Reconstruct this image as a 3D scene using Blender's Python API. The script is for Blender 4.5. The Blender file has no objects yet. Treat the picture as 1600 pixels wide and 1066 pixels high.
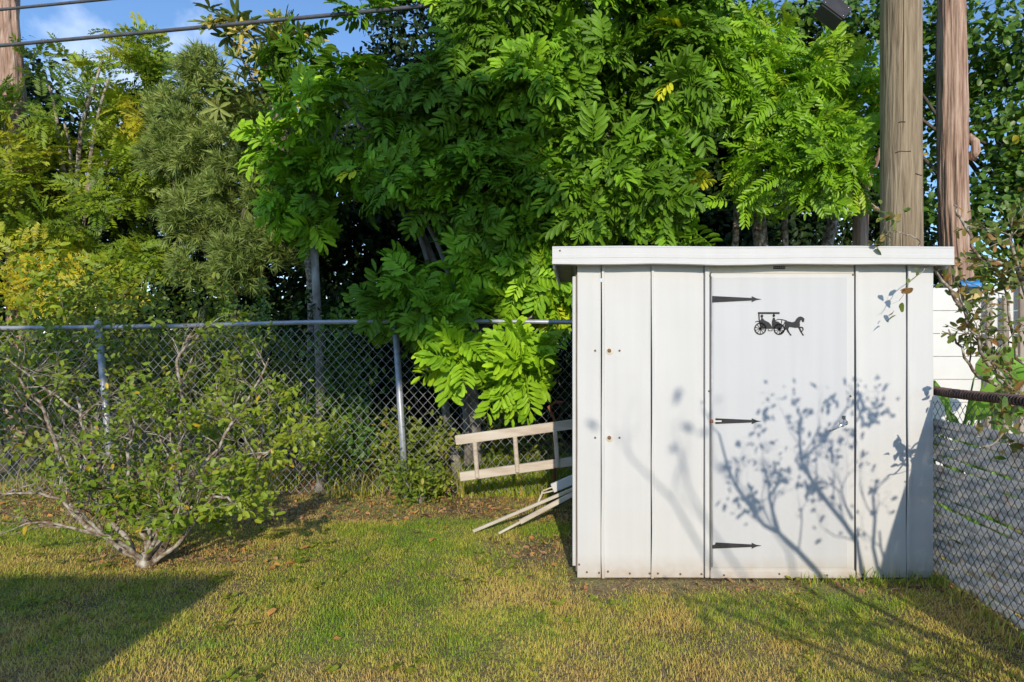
import bpy, math, random
import numpy as np
from mathutils import Vector, Matrix

rng = np.random.default_rng(11)
random.seed(11)
scene = bpy.context.scene
COL = scene.collection

# ------------------------------------------------------------------ camera
F = 933.0                      # focal length in photograph pixels (1600 wide)
PX, PY, H = 900.0, 533.0, 1.41
cam_d = bpy.data.cameras.new("camera")
cam = bpy.data.objects.new("camera", cam_d)
COL.objects.link(cam)
cam.location = (0, 0, H)
cam.rotation_euler = (math.radians(90), 0, 0)
cam_d.sensor_width = 36.0
cam_d.lens = F / 1600 * 36
cam_d.shift_x = -(PX - 800) / 1600
cam_d.clip_start = 0.05
cam_d.clip_end = 3000
scene.camera = cam

# ------------------------------------------------------------------ light
L = Vector((-0.13, 1.0, -0.42)).normalized()      # direction the sunlight travels
elev = math.asin(-L.z)
azim = math.atan2(-L.x, -L.y)                     # from +Y towards +X
world = bpy.data.worlds.new("World")
scene.world = world
world.use_nodes = True
wn, wl = world.node_tree.nodes, world.node_tree.links
wn.clear()
w_out = wn.new("ShaderNodeOutputWorld")
w_bg = wn.new("ShaderNodeBackground")
sky = wn.new("ShaderNodeTexSky")
sky.sky_type = 'NISHITA'
sky.sun_disc = False
sky.sun_elevation = elev
sky.sun_rotation = azim
sky.air_density = 1.0
sky.dust_density = 0.0
sky.ozone_density = 5.0
w_tc = wn.new("ShaderNodeTexCoord")
w_no = wn.new("ShaderNodeTexNoise")
w_no.inputs["Scale"].default_value = 3.2
w_no.inputs["Detail"].default_value = 7
w_no.inputs["Roughness"].default_value = 0.55
w_rp = wn.new("ShaderNodeValToRGB")
w_rp.color_ramp.elements[0].position = 0.55
w_rp.color_ramp.elements[0].color = (0, 0, 0, 1)
w_rp.color_ramp.elements[1].position = 0.72
w_rp.color_ramp.elements[1].color = (0.75, 0.75, 0.75, 1)
w_mx = wn.new("ShaderNodeMixRGB")
w_mx.inputs[2].default_value = (7.5, 7.8, 8.4, 1)
wl.new(w_tc.outputs["Generated"], w_no.inputs["Vector"])
wl.new(w_no.outputs["Fac"], w_rp.inputs["Fac"])
wl.new(w_rp.outputs["Color"], w_mx.inputs[0])
wl.new(sky.outputs["Color"], w_mx.inputs[1])
wl.new(w_mx.outputs["Color"], w_bg.inputs["Color"])
w_bg.inputs["Strength"].default_value = 0.14
wl.new(w_bg.outputs["Background"], w_out.inputs["Surface"])

sun_d = bpy.data.lights.new("sun", 'SUN')
sun_d.energy = 2.32
sun_d.angle = math.radians(0.53)
sun_d.color = (1.0, 0.9, 0.75)
sun = bpy.data.objects.new("sun", sun_d)
COL.objects.link(sun)
sun.location = (3, -10, 8)
sun.rotation_euler = L.to_track_quat('-Z', 'Y').to_euler()

vs = scene.view_settings
vs.view_transform = 'Standard'
vs.look = 'None'
vs.gamma = 1
vs.use_curve_mapping = False
vs.exposure = 0.55
scene.cycles.use_denoising = True
scene.cycles.max_bounces = 8
scene.cycles.transparent_max_bounces = 8

# ------------------------------------------------------------------ helpers
def P(u, v, y):
    """world point seen at photograph pixel (u, v) at distance y"""
    return Vector(((u - PX) / F * y, y, H - (v - PY) / F * y))

def vnoise(x, y, seed=0):
    """smooth lattice noise 0..1 (numpy arrays)"""
    r = np.random.default_rng(seed).random((64, 64))
    xi, yi = np.floor(x).astype(int), np.floor(y).astype(int)
    fx, fy = x - xi, y - yi
    fx, fy = fx * fx * (3 - 2 * fx), fy * fy * (3 - 2 * fy)
    a, b = r[xi % 64, yi % 64], r[(xi + 1) % 64, yi % 64]
    c, d = r[xi % 64, (yi + 1) % 64], r[(xi + 1) % 64, (yi + 1) % 64]
    return (a * (1 - fx) + b * fx) * (1 - fy) + (c * (1 - fx) + d * fx) * fy

def fbm(x, y, seed=0, oct=4):
    s, a, t = 0, 1.0, 0
    for k in range(oct):
        s = s + a * vnoise(x * 2 ** k + 13.7 * k, y * 2 ** k + 5.1 * k, seed + k)
        t += a
        a *= 0.5
    return s / t

class Chunks:
    """collects polygons with one tint value each; build() links them as ONE mesh object"""
    def __init__(self):
        self.V, self.loops, self.tot, self.tint, self.n = [], [], [], [], 0
        self.flat = False
    def raw(self, V, faces, tint=0.5):
        V = np.asarray(V, float).reshape(-1, 3)
        self.V.append(V)
        for f in faces:
            self.loops.append(np.array(f, dtype=np.int64) + self.n)
            self.tot.append(np.array([len(f)]))
        self.tint.append(np.full(len(faces), tint))
        self.n += len(V)
    def scatter(self, tpl, M, loc, tint):
        tv, tf = tpl
        tv = np.asarray(tv, float)
        N, k = len(loc), len(tv)
        if N == 0:
            return
        V = np.einsum('nij,kj->nki', M, tv) + np.asarray(loc)[:, None, :]
        flat = np.array([i for f in tf for i in f], dtype=np.int64)
        self.V.append(V.reshape(-1, 3))
        self.loops.append((flat[None, :] + (np.arange(N) * k)[:, None] + self.n).reshape(-1))
        self.tot.append(np.tile(np.array([len(f) for f in tf]), N))
        self.tint.append(np.repeat(np.asarray(tint, float), len(tf)))
        self.n += N * k
    def tube(self, pts, rad, n=6, tint=0.5, cap=True):
        pts = [Vector(p) for p in pts]
        V = []
        up = None
        for i, p in enumerate(pts):
            a = pts[max(i - 1, 0)]
            b = pts[min(i + 1, len(pts) - 1)]
            d = (b - a)
            if d.length < 1e-9:
                d = Vector((0, 0, 1))
            d.normalize()
            if up is None:
                up = Vector((1, 0, 0)) if abs(d.x) < 0.8 else Vector((0, 1, 0))
            s = d.cross(up)
            if s.length < 1e-6:
                s = d.orthogonal()
            s.normalize()
            up = s.cross(d).normalized()
            r = rad[i] if hasattr(rad, '__len__') else rad
            for k in range(n):
                t = 2 * math.pi * k / n
                V.append(p + s * (math.cos(t) * r) + up * (math.sin(t) * r))
        m = len(pts)
        faces = []
        for i in range(m - 1):
            for k in range(n):
                faces.append((i * n + k, i * n + (k + 1) % n, (i + 1) * n + (k + 1) % n, (i + 1) * n + k))
        if cap:
            faces.append(tuple(range(n - 1, -1, -1)))
            faces.append(tuple((m - 1) * n + k for k in range(n)))
        self.raw(V, faces, tint)
    def box(self, c, s, R=None, tint=0.5, bev=0.0):
        self.flat = True
        hx, hy, hz = s[0] / 2, s[1] / 2, s[2] / 2
        b = min(bev, hx * .9, hy * .9, hz * .9)
        if b <= 0:
            V = [Vector((x, y, z)) for x in (-hx, hx) for y in (-hy, hy) for z in (-hz, hz)]
            Fc = [(0, 1, 3, 2), (4, 6, 7, 5), (0, 4, 5, 1), (2, 3, 7, 6), (0, 2, 6, 4), (1, 5, 7, 3)]
        else:
            V, idx = [], {}
            for sx in (-1, 1):
                for sy in (-1, 1):
                    for sz in (-1, 1):
                        for ax in range(3):
                            v = [sx * (hx - b), sy * (hy - b), sz * (hz - b)]
                            v[ax] = (sx * hx, sy * hy, sz * hz)[ax]
                            idx[(sx, sy, sz, ax)] = len(V)
                            V.append(Vector(v))
            Fc = []
            I = idx
            for s1 in (-1, 1):
                q = [(s1, -1, -1, 0), (s1, 1, -1, 0), (s1, 1, 1, 0), (s1, -1, 1, 0)]
                Fc.append([I[t] for t in (q if s1 > 0 else q[::-1])])
                q = [(-1, s1, -1, 1), (-1, s1, 1, 1), (1, s1, 1, 1), (1, s1, -1, 1)]
                Fc.append([I[t] for t in (q if s1 > 0 else q[::-1])])
                q = [(-1, -1, s1, 2), (1, -1, s1, 2), (1, 1, s1, 2), (-1, 1, s1, 2)]
                Fc.append([I[t] for t in (q if s1 > 0 else q[::-1])])
            for s1 in (-1, 1):
                for s2 in (-1, 1):
                    q = [I[(s1, s2, -1, 0)], I[(s1, s2, -1, 1)], I[(s1, s2, 1, 1)], I[(s1, s2, 1, 0)]]
                    Fc.append(q if s1 * s2 > 0 else q[::-1])
                    q = [I[(s1, -1, s2, 0)], I[(s1, 1, s2, 0)], I[(s1, 1, s2, 2)], I[(s1, -1, s2, 2)]]
                    Fc.append(q if s1 * s2 > 0 else q[::-1])
                    q = [I[(-1, s1, s2, 1)], I[(-1, s1, s2, 2)], I[(1, s1, s2, 2)], I[(1, s1, s2, 1)]]
                    Fc.append(q if s1 * s2 > 0 else q[::-1])
            for sx in (-1, 1):
                for sy in (-1, 1):
                    for sz in (-1, 1):
                        q = [I[(sx, sy, sz, k)] for k in range(3)]
                        Fc.append(q if sx * sy * sz > 0 else q[::-1])
        c = Vector(c)
        V = [c + (R @ v if R is not None else v) for v in V]
        self.raw(V, Fc, tint)
    def lathe(self, prof, n=16, c=(0, 0, 0), R=None, tint=0.5):
        """prof: list of (radius, z)"""
        V, Fc = [], []
        for r, z in prof:
            for k in range(n):
                t = 2 * math.pi * k / n
                v = Vector((r * math.cos(t), r * math.sin(t), z))
                V.append(Vector(c) + (R @ v if R is not None else v))
        m = len(prof)
        for i in range(m - 1):
            for k in range(n):
                Fc.append((i * n + k, i * n + (k + 1) % n, (i + 1) * n + (k + 1) % n, (i + 1) * n + k))
        Fc.append(tuple(range(n - 1, -1, -1)))
        Fc.append(tuple((m - 1) * n + k for k in range(n)))
        self.raw(V, Fc, tint)
    def prism(self, poly, y0, y1, tint=0.5):
        """flat outline in the XZ plane given thickness along Y (y0 is the front, nearer -Y)"""
        self.flat = True
        n = len(poly)
        V = [(x, y0, z) for x, z in poly] + [(x, y1, z) for x, z in poly]
        Fc = [tuple(range(n)), tuple(range(2 * n - 1, n - 1, -1))]
        for i in range(n):
            j = (i + 1) % n
            Fc.append((i, i + n, j + n, j))
        self.raw(V, Fc, tint)
    def mesh(self, name, mat, smooth=False):
        me = bpy.data.meshes.new(name)
        V = np.concatenate(self.V)
        lo = np.concatenate(self.loops)
        to = np.concatenate(self.tot)
        ti = np.concatenate(self.tint)
        me.vertices.add(len(V))
        me.vertices.foreach_set("co", V.astype(np.float32).ravel())
        me.loops.add(len(lo))
        me.loops.foreach_set("vertex_index", lo.astype(np.int32))
        me.polygons.add(len(to))
        st = np.concatenate(([0], np.cumsum(to)[:-1]))
        me.polygons.foreach_set("loop_start", st.astype(np.int32))
        me.polygons.foreach_set("loop_total", to.astype(np.int32))
        me.polygons.foreach_set("use_smooth", np.full(len(to), smooth or not self.flat, dtype=bool))
        a = me.attributes.new("tint", 'FLOAT', 'FACE')
        a.data.foreach_set("value", ti.astype(np.float32))
        me.materials.append(mat)
        me.update(calc_edges=True)
        me.validate()
        return me
    def build(self, name, mat, parent=None, smooth=False, kind=None):
        o = bpy.data.objects.new(name, self.mesh(name, mat, smooth))
        COL.objects.link(o)
        if parent is not None:
            attach(o, parent)
        if kind:
            o["kind"] = kind
        return o

def attach(o, parent):
    """parent o without moving it (things are built in world space, their Empty is at the base)"""
    o.parent = parent
    o.matrix_parent_inverse = Matrix.Translation(parent.location).inverted()

def thing(name, label, cat, loc=(0, 0, 0), group=None):
    o = bpy.data.objects.new(name, None)
    o.empty_display_size = 0.1
    COL.objects.link(o)
    o.location = loc
    tag(o, label, cat, group)
    return o

def tag(o, label, cat, group=None):
    o["label"] = label
    o["category"] = cat
    if group:
        o["group"] = group
    return o

# ------------------------------------------------------------------ materials
def nodes(name):
    m = bpy.data.materials.new(name)
    m.use_nodes = True
    nt = m.node_tree
    return m, nt.nodes, nt.links, nt.nodes["Principled BSDF"]

def ramp(N, stops):
    r = N.new("ShaderNodeValToRGB")
    e = r.color_ramp.elements
    while len(e) < len(stops):
        e.new(0.5)
    for el, (p, c) in zip(e, stops):
        el.position = p
        el.color = (*c, 1)
    return r

def mat_noise(name, stops, scale=8, stretch=(1, 1, 1), rough=0.7, bump=0.0, bscale=None, detail=6, metal=0.0, coords="Object", distort=0.0, bdist=0.01):
    m, N, K, b = nodes(name)
    tc = N.new("ShaderNodeTexCoord")
    mp = N.new("ShaderNodeMapping")
    mp.inputs["Scale"].default_value = stretch
    K.new(tc.outputs[coords], mp.inputs["Vector"])
    n = N.new("ShaderNodeTexNoise")
    n.inputs["Scale"].default_value = scale
    n.inputs["Detail"].default_value = detail
    n.inputs["Roughness"].default_value = 0.6
    n.inputs["Distortion"].default_value = distort
    K.new(mp.outputs["Vector"], n.inputs["Vector"])
    r = ramp(N, stops)
    K.new(n.outputs["Fac"], r.inputs["Fac"])
    K.new(r.outputs["Color"], b.inputs["Base Color"])
    b.inputs["Roughness"].default_value = rough
    b.inputs["Metallic"].default_value = metal
    if bump:
        n2 = N.new("ShaderNodeTexNoise")
        n2.inputs["Scale"].default_value = bscale or scale
        n2.inputs["Detail"].default_value = 6
        K.new(mp.outputs["Vector"], n2.inputs["Vector"])
        bp = N.new("ShaderNodeBump")
        bp.inputs["Strength"].default_value = bump
        bp.inputs["Distance"].default_value = bdist
        K.new(n2.outputs["Fac"], bp.inputs["Height"])
        K.new(bp.outputs["Normal"], b.inputs["Normal"])
    return m

def mat_leaf(name, stops, rough=0.45, trans=0.3, spec=0.5, vary=0.25):
    m, N, K, b = nodes(name)
    at = N.new("ShaderNodeAttribute")
    at.attribute_name = "tint"
    r = ramp(N, stops)
    K.new(at.outputs["Fac"], r.inputs["Fac"])
    tc = N.new("ShaderNodeTexCoord")
    n = N.new("ShaderNodeTexNoise")
    n.inputs["Scale"].default_value = 9
    n.inputs["Detail"].default_value = 3
    K.new(tc.outputs["Object"], n.inputs["Vector"])
    mr = N.new("ShaderNodeMapRange")
    mr.inputs["From Min"].default_value = 0.3
    mr.inputs["From Max"].default_value = 0.7
    mr.inputs["To Min"].default_value = 1 - vary
    mr.inputs["To Max"].default_value = 1 + vary
    K.new(n.outputs["Fac"], mr.inputs["Value"])
    mx = N.new("ShaderNodeMixRGB")
    mx.blend_type = 'MULTIPLY'
    mx.inputs[0].default_value = 1
    K.new(r.outputs["Color"], mx.inputs[1])
    K.new(mr.outputs["Result"], mx.inputs[2])
    K.new(mx.outputs["Color"], b.inputs["Base Color"])
    b.inputs["Roughness"].default_value = rough
    b.inputs["Specular IOR Level"].default_value = spec
    t = N.new("ShaderNodeBsdfTranslucent")
    K.new(mx.outputs["Color"], t.inputs["Color"])
    ms = N.new("ShaderNodeMixShader")
    ms.inputs[0].default_value = trans
    out = N["Material Output"]
    K.new(b.outputs[0], ms.inputs[1])
    K.new(t.outputs[0], ms.inputs[2])
    K.new(ms.outputs[0], out.inputs["Surface"])
    return m

M = {}
# leaves
M['carrot'] = mat_leaf("leaf_deep_green", [(0, (0.118, 0.239, 0.013)), (.45, (0.232, 0.454, 0.020)), (.85, (0.462, 0.717, 0.027)), (.965, (0.662, 0.750, 0.032)), (.985, (0.750, 0.750, 0.032)), (1, (0.750, 0.750, 0.032))], rough=.48, trans=.2, spec=.25)
M['feather'] = mat_leaf("leaf_yellow_green", [(0, (0.144, 0.249, 0.016)), (.5, (0.328, 0.426, 0.021)), (.78, (0.532, 0.500, 0.025)), (.92, (0.666, 0.558, 0.025)), (1, (0.666, 0.558, 0.025))], rough=.5, trans=.3)
M['frond'] = mat_leaf("leaf_fresh_green", [(0, (0.128, 0.285, 0.012)), (.6, (0.307, 0.549, 0.020)), (1, (0.512, 0.615, 0.031))], rough=.4, trans=.28)
M['needle'] = mat_leaf("needle_grey_green", [(0, (0.158, 0.234, 0.046)), (.6, (0.299, 0.386, 0.087)), (1, (0.456, 0.518, 0.128))], rough=.6, trans=.2)
M['loquat'] = mat_leaf("leaf_olive", [(0, (0.109, 0.168, 0.032)), (.6, (0.237, 0.319, 0.057)), (.9, (0.437, 0.437, 0.113)), (1, (0.750, 0.554, 0.076))], rough=.5, trans=.2)
M['under'] = mat_leaf("leaf_mixed_green", [(0, (0.100, 0.185, 0.017)), (.5, (0.218, 0.292, 0.026)), (.85, (0.418, 0.412, 0.035)), (1, (0.669, 0.398, 0.078))], rough=.5, trans=.28)
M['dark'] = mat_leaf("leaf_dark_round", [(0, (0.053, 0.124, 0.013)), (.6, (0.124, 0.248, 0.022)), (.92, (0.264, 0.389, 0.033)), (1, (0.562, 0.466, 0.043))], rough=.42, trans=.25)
M['deep'] = mat_leaf("leaf_wood_shade", [(0, (.012, .028, .006)), (.6, (.028, .060, .012)), (1, (.060, .105, .022))], rough=.5, trans=.15, spec=.2)  # near-black leaf colour stands in for the shade deep in the wood
M['hibiscus'] = mat_leaf("leaf_bright_small", [(0, (0.104, 0.195, 0.016)), (.5, (0.251, 0.356, 0.021)), (.9, (0.414, 0.459, 0.031)), (.95, (0.637, 0.482, 0.021)), (1, (0.637, 0.436, 0.021))], rough=.45, trans=.3)
M['crape'] = mat_leaf("leaf_reddish", [(0, (0.102, 0.182, 0.027)), (.4, (0.204, 0.251, 0.043)), (.7, (0.367, 0.228, 0.054)), (1, (0.428, 0.148, 0.054))], rough=.5, trans=.3)
M['banana'] = mat_leaf("leaf_broad", [(0, (0.112, 0.280, 0.028)), (1, (0.280, 0.504, 0.070))], rough=.4, trans=.35)
M['grass'] = mat_leaf("grass_blades", [(0, (0.780, 0.525, 0.180)), (.25, (0.780, 0.626, 0.180)), (.45, (0.750, 0.614, 0.117)), (.7, (0.464, 0.551, 0.058)), (1, (0.255, 0.427, 0.037))], rough=.6, trans=.3, spec=.3, vary=.1)
M['litter'] = mat_leaf("dead_leaves", [(0, (0.140, 0.077, 0.042)), (.35, (0.336, 0.182, 0.091)), (.7, (0.504, 0.308, 0.168)), (.9, (0.630, 0.266, 0.084)), (1, (0.720, 0.378, 0.098))], rough=.75, trans=.1, spec=.2)
# bark and wood
M['bark_grey'] = mat_noise("bark_grey", [(.3, (.10, .085, .07)), (.5, (.24, .21, .18)), (.7, (.42, .40, .35))], scale=9, stretch=(1, 1, .35), bump=.6, bscale=30, rough=.9)
M['bark_pale'] = mat_noise("bark_lichen", [(.38, (.11, .075, .05)), (.48, (.27, .20, .14)), (.57, (.45, .40, .33)), (.70, (.60, .59, .51))], scale=26, bump=.5, bscale=40, rough=.9)
M['bark_dark'] = mat_noise("bark_dark", [(.3, (.05, .04, .03)), (.7, (.16, .13, .10))], scale=10, stretch=(1, 1, .4), bump=.6, rough=.9)
M['bark_shag'] = mat_noise("bark_shaggy_red", [(.28, (.12, .065, .042)), (.44, (.36, .225, .16)), (.58, (.52, .36, .27)), (.75, (.64, .50, .40))], scale=34, stretch=(1, 1, .06), bump=1, bscale=30, rough=.95, bdist=.02)
M['pole'] = mat_noise("pole_wood", [(.25, (.10, .07, .045)), (.42, (.25, .185, .115)), (.56, (.355, .275, .175)), (.75, (.46, .37, .25))], scale=30, stretch=(1, 1, .06), bump=1, bscale=45, rough=.9, distort=.8, bdist=.02, detail=12)
M['crack'] = mat_noise("dark_split", [(.3, (.03, .022, .015)), (.7, (.07, .05, .035))], scale=20, rough=1)
M['ladder'] = mat_noise("weathered_wood", [(.25, (.42, .32, .24)), (.5, (.66, .56, .45)), (.75, (.76, .69, .59))], scale=14, stretch=(.15, 1, 1), bump=.4, bscale=30, rough=.85)
M['stick'] = mat_noise("bleached_wood", [(.25, (.48, .40, .29)), (.6, (.70, .63, .51)), (.8, (.76, .71, .60))], scale=12, stretch=(.3, 1, 1), bump=.2, rough=.8)
M['stake'] = mat_noise("stake_wood", [(.25, (.22, .17, .13)), (.6, (.42, .35, .29))], scale=18, stretch=(1, 1, .2), bump=.3, rough=.9)
# metal, paint
M['galv'] = mat_noise("galvanised", [(.3, (.34, .36, .39)), (.7, (.52, .54, .57))], scale=18, rough=.45, metal=.35)
M['wire'] = mat_noise("galvanised_wire", [(.3, (.36, .37, .39)), (.7, (.56, .57, .58))], scale=9, rough=.5, metal=.25)
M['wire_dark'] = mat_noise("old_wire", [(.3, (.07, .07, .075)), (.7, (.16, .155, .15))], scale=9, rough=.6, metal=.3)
M['rust'] = mat_noise("rust", [(.3, (.07, .045, .038)), (.55, (.15, .095, .08)), (.8, (.22, .13, .10))], scale=30, rough=.9, bump=.5)
M['rust_red'] = mat_noise("rust_red", [(.3, (.22, .08, .05)), (.7, (.40, .16, .10))], scale=30, rough=.9, bump=.4)
M['slat'] = mat_noise("grey_privacy_tape", [(.3, (.66, .65, .65)), (.55, (.76, .75, .74)), (.66, (.76, .70, .65)), (.74, (.64, .42, .32))], scale=14, rough=.6, bump=.2, detail=3)
def make_translucent(m, f):
    N, K = m.node_tree.nodes, m.node_tree.links
    b = N['Principled BSDF']; src = b.inputs['Base Color'].links[0].from_socket
    t = N.new('ShaderNodeBsdfTranslucent'); K.new(src, t.inputs['Color'])
    ms = N.new('ShaderNodeMixShader'); ms.inputs[0].default_value = f
    K.new(b.outputs[0], ms.inputs[1]); K.new(t.outputs[0], ms.inputs[2]); K.new(ms.outputs[0], N['Material Output'].inputs['Surface'])
make_translucent(M['slat'], .6)
M['black'] = mat_noise("black_paint", [(.3, (.022, .022, .024)), (.7, (.04, .04, .043))], scale=20, rough=.75)
M['black_box'] = mat_noise("black_plastic", [(.3, (.035, .033, .034)), (.7, (.06, .055, .055))], scale=8, rough=.5)
M['chrome'] = mat_noise("chrome", [(.3, (.6, .6, .61)), (.7, (.75, .75, .76))], scale=10, rough=.15, metal=1)
M['screw'] = mat_noise("rusted_screw", [(.3, (.12, .08, .06)), (.7, (.26, .16, .10))], scale=60, rough=.7, metal=.3)
M['stain'] = mat_noise("rust_stain", [(.35, (.72, .60, .42)), (.65, (.76, .70, .60))], scale=60, rough=.7)
M['cable'] = mat_noise("cable_sheath", [(.3, (.075, .08, .09)), (.7, (.13, .135, .15))], scale=8, rough=.5)
M['cream'] = mat_noise("cream_trim", [(.3, (.74, .68, .56)), (.7, (.82, .78, .68))], scale=6, rough=.5)
M['vinyl'] = mat_noise("white_vinyl", [(.3, (.74, .73, .70)), (.7, (.82, .81, .79))], scale=3, rough=.45)
M['soffit'] = mat_noise("dark_soffit", [(.3, (.16, .13, .10)), (.7, (.26, .22, .18))], scale=9, rough=.8)
M['blue'] = mat_noise("blue_tarp", [(.3, (.03, .22, .55)), (.7, (.05, .32, .70))], scale=9, rough=.5)
M['amber'] = mat_noise("amber_lens", [(.3, (.55, .38, .13)), (.7, (.72, .55, .24))], scale=20, rough=.25)
M['stucco'] = mat_noise("stucco", [(.3, (.52, .48, .42)), (.7, (.60, .56, .50))], scale=20, rough=.9, bump=.4)
M['shingle'] = mat_noise("shingle", [(.3, (.11, .10, .10)), (.7, (.22, .20, .19))], scale=20, rough=.95)
M['glass'] = mat_noise("window_glass", [(.3, (.03, .04, .05)), (.7, (.05, .06, .07))], scale=2, rough=.08)

def mat_shed(name, base, grey):
    """white painted sheet steel: faint vertical streaks, dirt splashed up from the soil, shallow dents"""
    m, N, K, b = nodes(name)
    tc = N.new("ShaderNodeTexCoord")
    geo = N.new("ShaderNodeNewGeometry")
    mp = N.new("ShaderNodeMapping")
    mp.inputs["Scale"].default_value = (14, 14, .5)
    K.new(geo.outputs["Position"], mp.inputs["Vector"])
    n = N.new("ShaderNodeTexNoise")
    n.inputs["Scale"].default_value = 1.0
    n.inputs["Detail"].default_value = 5
    K.new(mp.outputs["Vector"], n.inputs["Vector"])
    r = ramp(N, [(.3, grey), (.65, base)])
    K.new(n.outputs["Fac"], r.inputs["Fac"])
    # soil splash: broken noise patches along the foot of the sheet
    n2 = N.new("ShaderNodeTexNoise")
    n2.inputs["Scale"].default_value = 16
    n2.inputs["Detail"].default_value = 7
    K.new(geo.outputs["Position"], n2.inputs["Vector"])
    sx = N.new("ShaderNodeSeparateXYZ")
    K.new(geo.outputs["Position"], sx.inputs[0])
    mr = N.new("ShaderNodeMapRange")
    mr.inputs["From Min"].default_value = 0.0
    mr.inputs["From Max"].default_value = 0.14
    mr.inputs["To Min"].default_value = 1.15
    mr.inputs["To Max"].default_value = 0.0
    K.new(sx.outputs["Z"], mr.inputs["Value"])
    mu = N.new("ShaderNodeMath")
    mu.operation = 'MULTIPLY'
    K.new(mr.outputs["Result"], mu.inputs[0])
    K.new(n2.outputs["Fac"], mu.inputs[1])
    mx = N.new("ShaderNodeMixRGB")
    mx.inputs[2].default_value = (.48, .36, .24, 1)
    K.new(mu.outputs[0], mx.inputs[0])
    K.new(r.outputs["Color"], mx.inputs[1])
    K.new(mx.outputs["Color"], b.inputs["Base Color"])
    b.inputs["Roughness"].default_value = .6
    mp3 = N.new("ShaderNodeMapping")
    mp3.inputs["Scale"].default_value = (3.0, 3.0, 1.1)
    K.new(geo.outputs["Position"], mp3.inputs["Vector"])
    n3 = N.new("ShaderNodeTexNoise")
    n3.inputs["Scale"].default_value = 1.0
    n3.inputs["Detail"].default_value = 2
    K.new(mp3.outputs["Vector"], n3.inputs["Vector"])
    bp = N.new("ShaderNodeBump")
    bp.inputs["Strength"].default_value = .8
    bp.inputs["Distance"].default_value = .025
    K.new(n3.outputs["Fac"], bp.inputs["Height"])
    K.new(bp.outputs["Normal"], b.inputs["Normal"])
    return m
M['shed'] = mat_shed("shed_white_sheet", (.68, .675, .66), (.65, .645, .63))
M['door'] = mat_shed("shed_door_sheet", (.615, .62, .63), (.585, .59, .60))

def mat_ground():
    m, N, K, b = nodes("soil_and_thatch")
    geo = N.new("ShaderNodeNewGeometry")
    n = N.new("ShaderNodeTexNoise")
    n.inputs["Scale"].default_value = 1.3
    n.inputs["Detail"].default_value = 8
    K.new(geo.outputs["Position"], n.inputs["Vector"])
    r = ramp(N, [(.3, (.14, .095, .06)), (.48, (.25, .19, .09)), (.6, (.27, .25, .08)), (.75, (.36, .31, .16))])
    K.new(n.outputs["Fac"], r.inputs["Fac"])
    n2 = N.new("ShaderNodeTexNoise")
    n2.inputs["Scale"].default_value = 60
    n2.inputs["Detail"].default_value = 6
    K.new(geo.outputs["Position"], n2.inputs["Vector"])
    mr = N.new("ShaderNodeMapRange")
    mr.inputs["From Min"].default_value = .3
    mr.inputs["From Max"].default_value = .7
    mr.inputs["To Min"].default_value = .5
    mr.inputs["To Max"].default_value = 1.4
    K.new(n2.outputs["Fac"], mr.inputs["Value"])
    mx = N.new("ShaderNodeMixRGB")
    mx.blend_type = 'MULTIPLY'
    mx.inputs[0].default_value = 1
    K.new(r.outputs["Color"], mx.inputs[1])
    K.new(mr.outputs["Result"], mx.inputs[2])
    K.new(mx.outputs["Color"], b.inputs["Base Color"])
    b.inputs["Roughness"].default_value = .95
    bp = N.new("ShaderNodeBump")
    bp.inputs["Strength"].default_value = .8
    bp.inputs["Distance"].default_value = .02
    K.new(n2.outputs["Fac"], bp.inputs["Height"])
    K.new(bp.outputs["Normal"], b.inputs["Normal"])
    return m
M['ground'] = mat_ground()

# ------------------------------------------------------------------ ground sheet
c = Chunks()
gx = np.concatenate(([-1500, -300, -60, -20], np.linspace(-8, 8, 65), [20, 60, 300, 1500]))
gy = np.concatenate(([-1500, -300, -60, -10], np.linspace(-2, 12, 57), [20, 60, 300, 1500]))
X, Y = np.meshgrid(gx, gy)
near = ((np.abs(X) < 7.5) & (Y > -1.5) & (Y < 11.5))
Z = np.where(near, (fbm(X * 1.1 + 40, Y * 1.1 + 40, 3) - .5) * .05, 0)
Z = np.where(near & (X > -.2) & (X < 2.4) & (Y > 3.3) & (Y < 5), -.012, Z - .012)
V = np.stack([X, Y, Z], -1).reshape(-1, 3)
w = len(gx)
c.raw(V, [(j * w + i, j * w + i + 1, (j + 1) * w + i + 1, (j + 1) * w + i) for j in range(len(gy) - 1) for i in range(w - 1)])
g = c.build("ground", M['ground'], smooth=True, kind="structure")

# ------------------------------------------------------------------ shed
YF = 3.56                     # front sheet plane
S = F / YF                    # px per metre on the front plane
def sx(u): return (u - PX) / S
def sz(v): return H - (v - PY) / S
shed = thing("storage_shed", "white sheet metal garden shed with a flat roof in the yard corner", "shed", (sx(1180), YF + .55, 0))
SB = 4.70                     # rear of the shed
XL, XR = sx(902), sx(1458)

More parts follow.
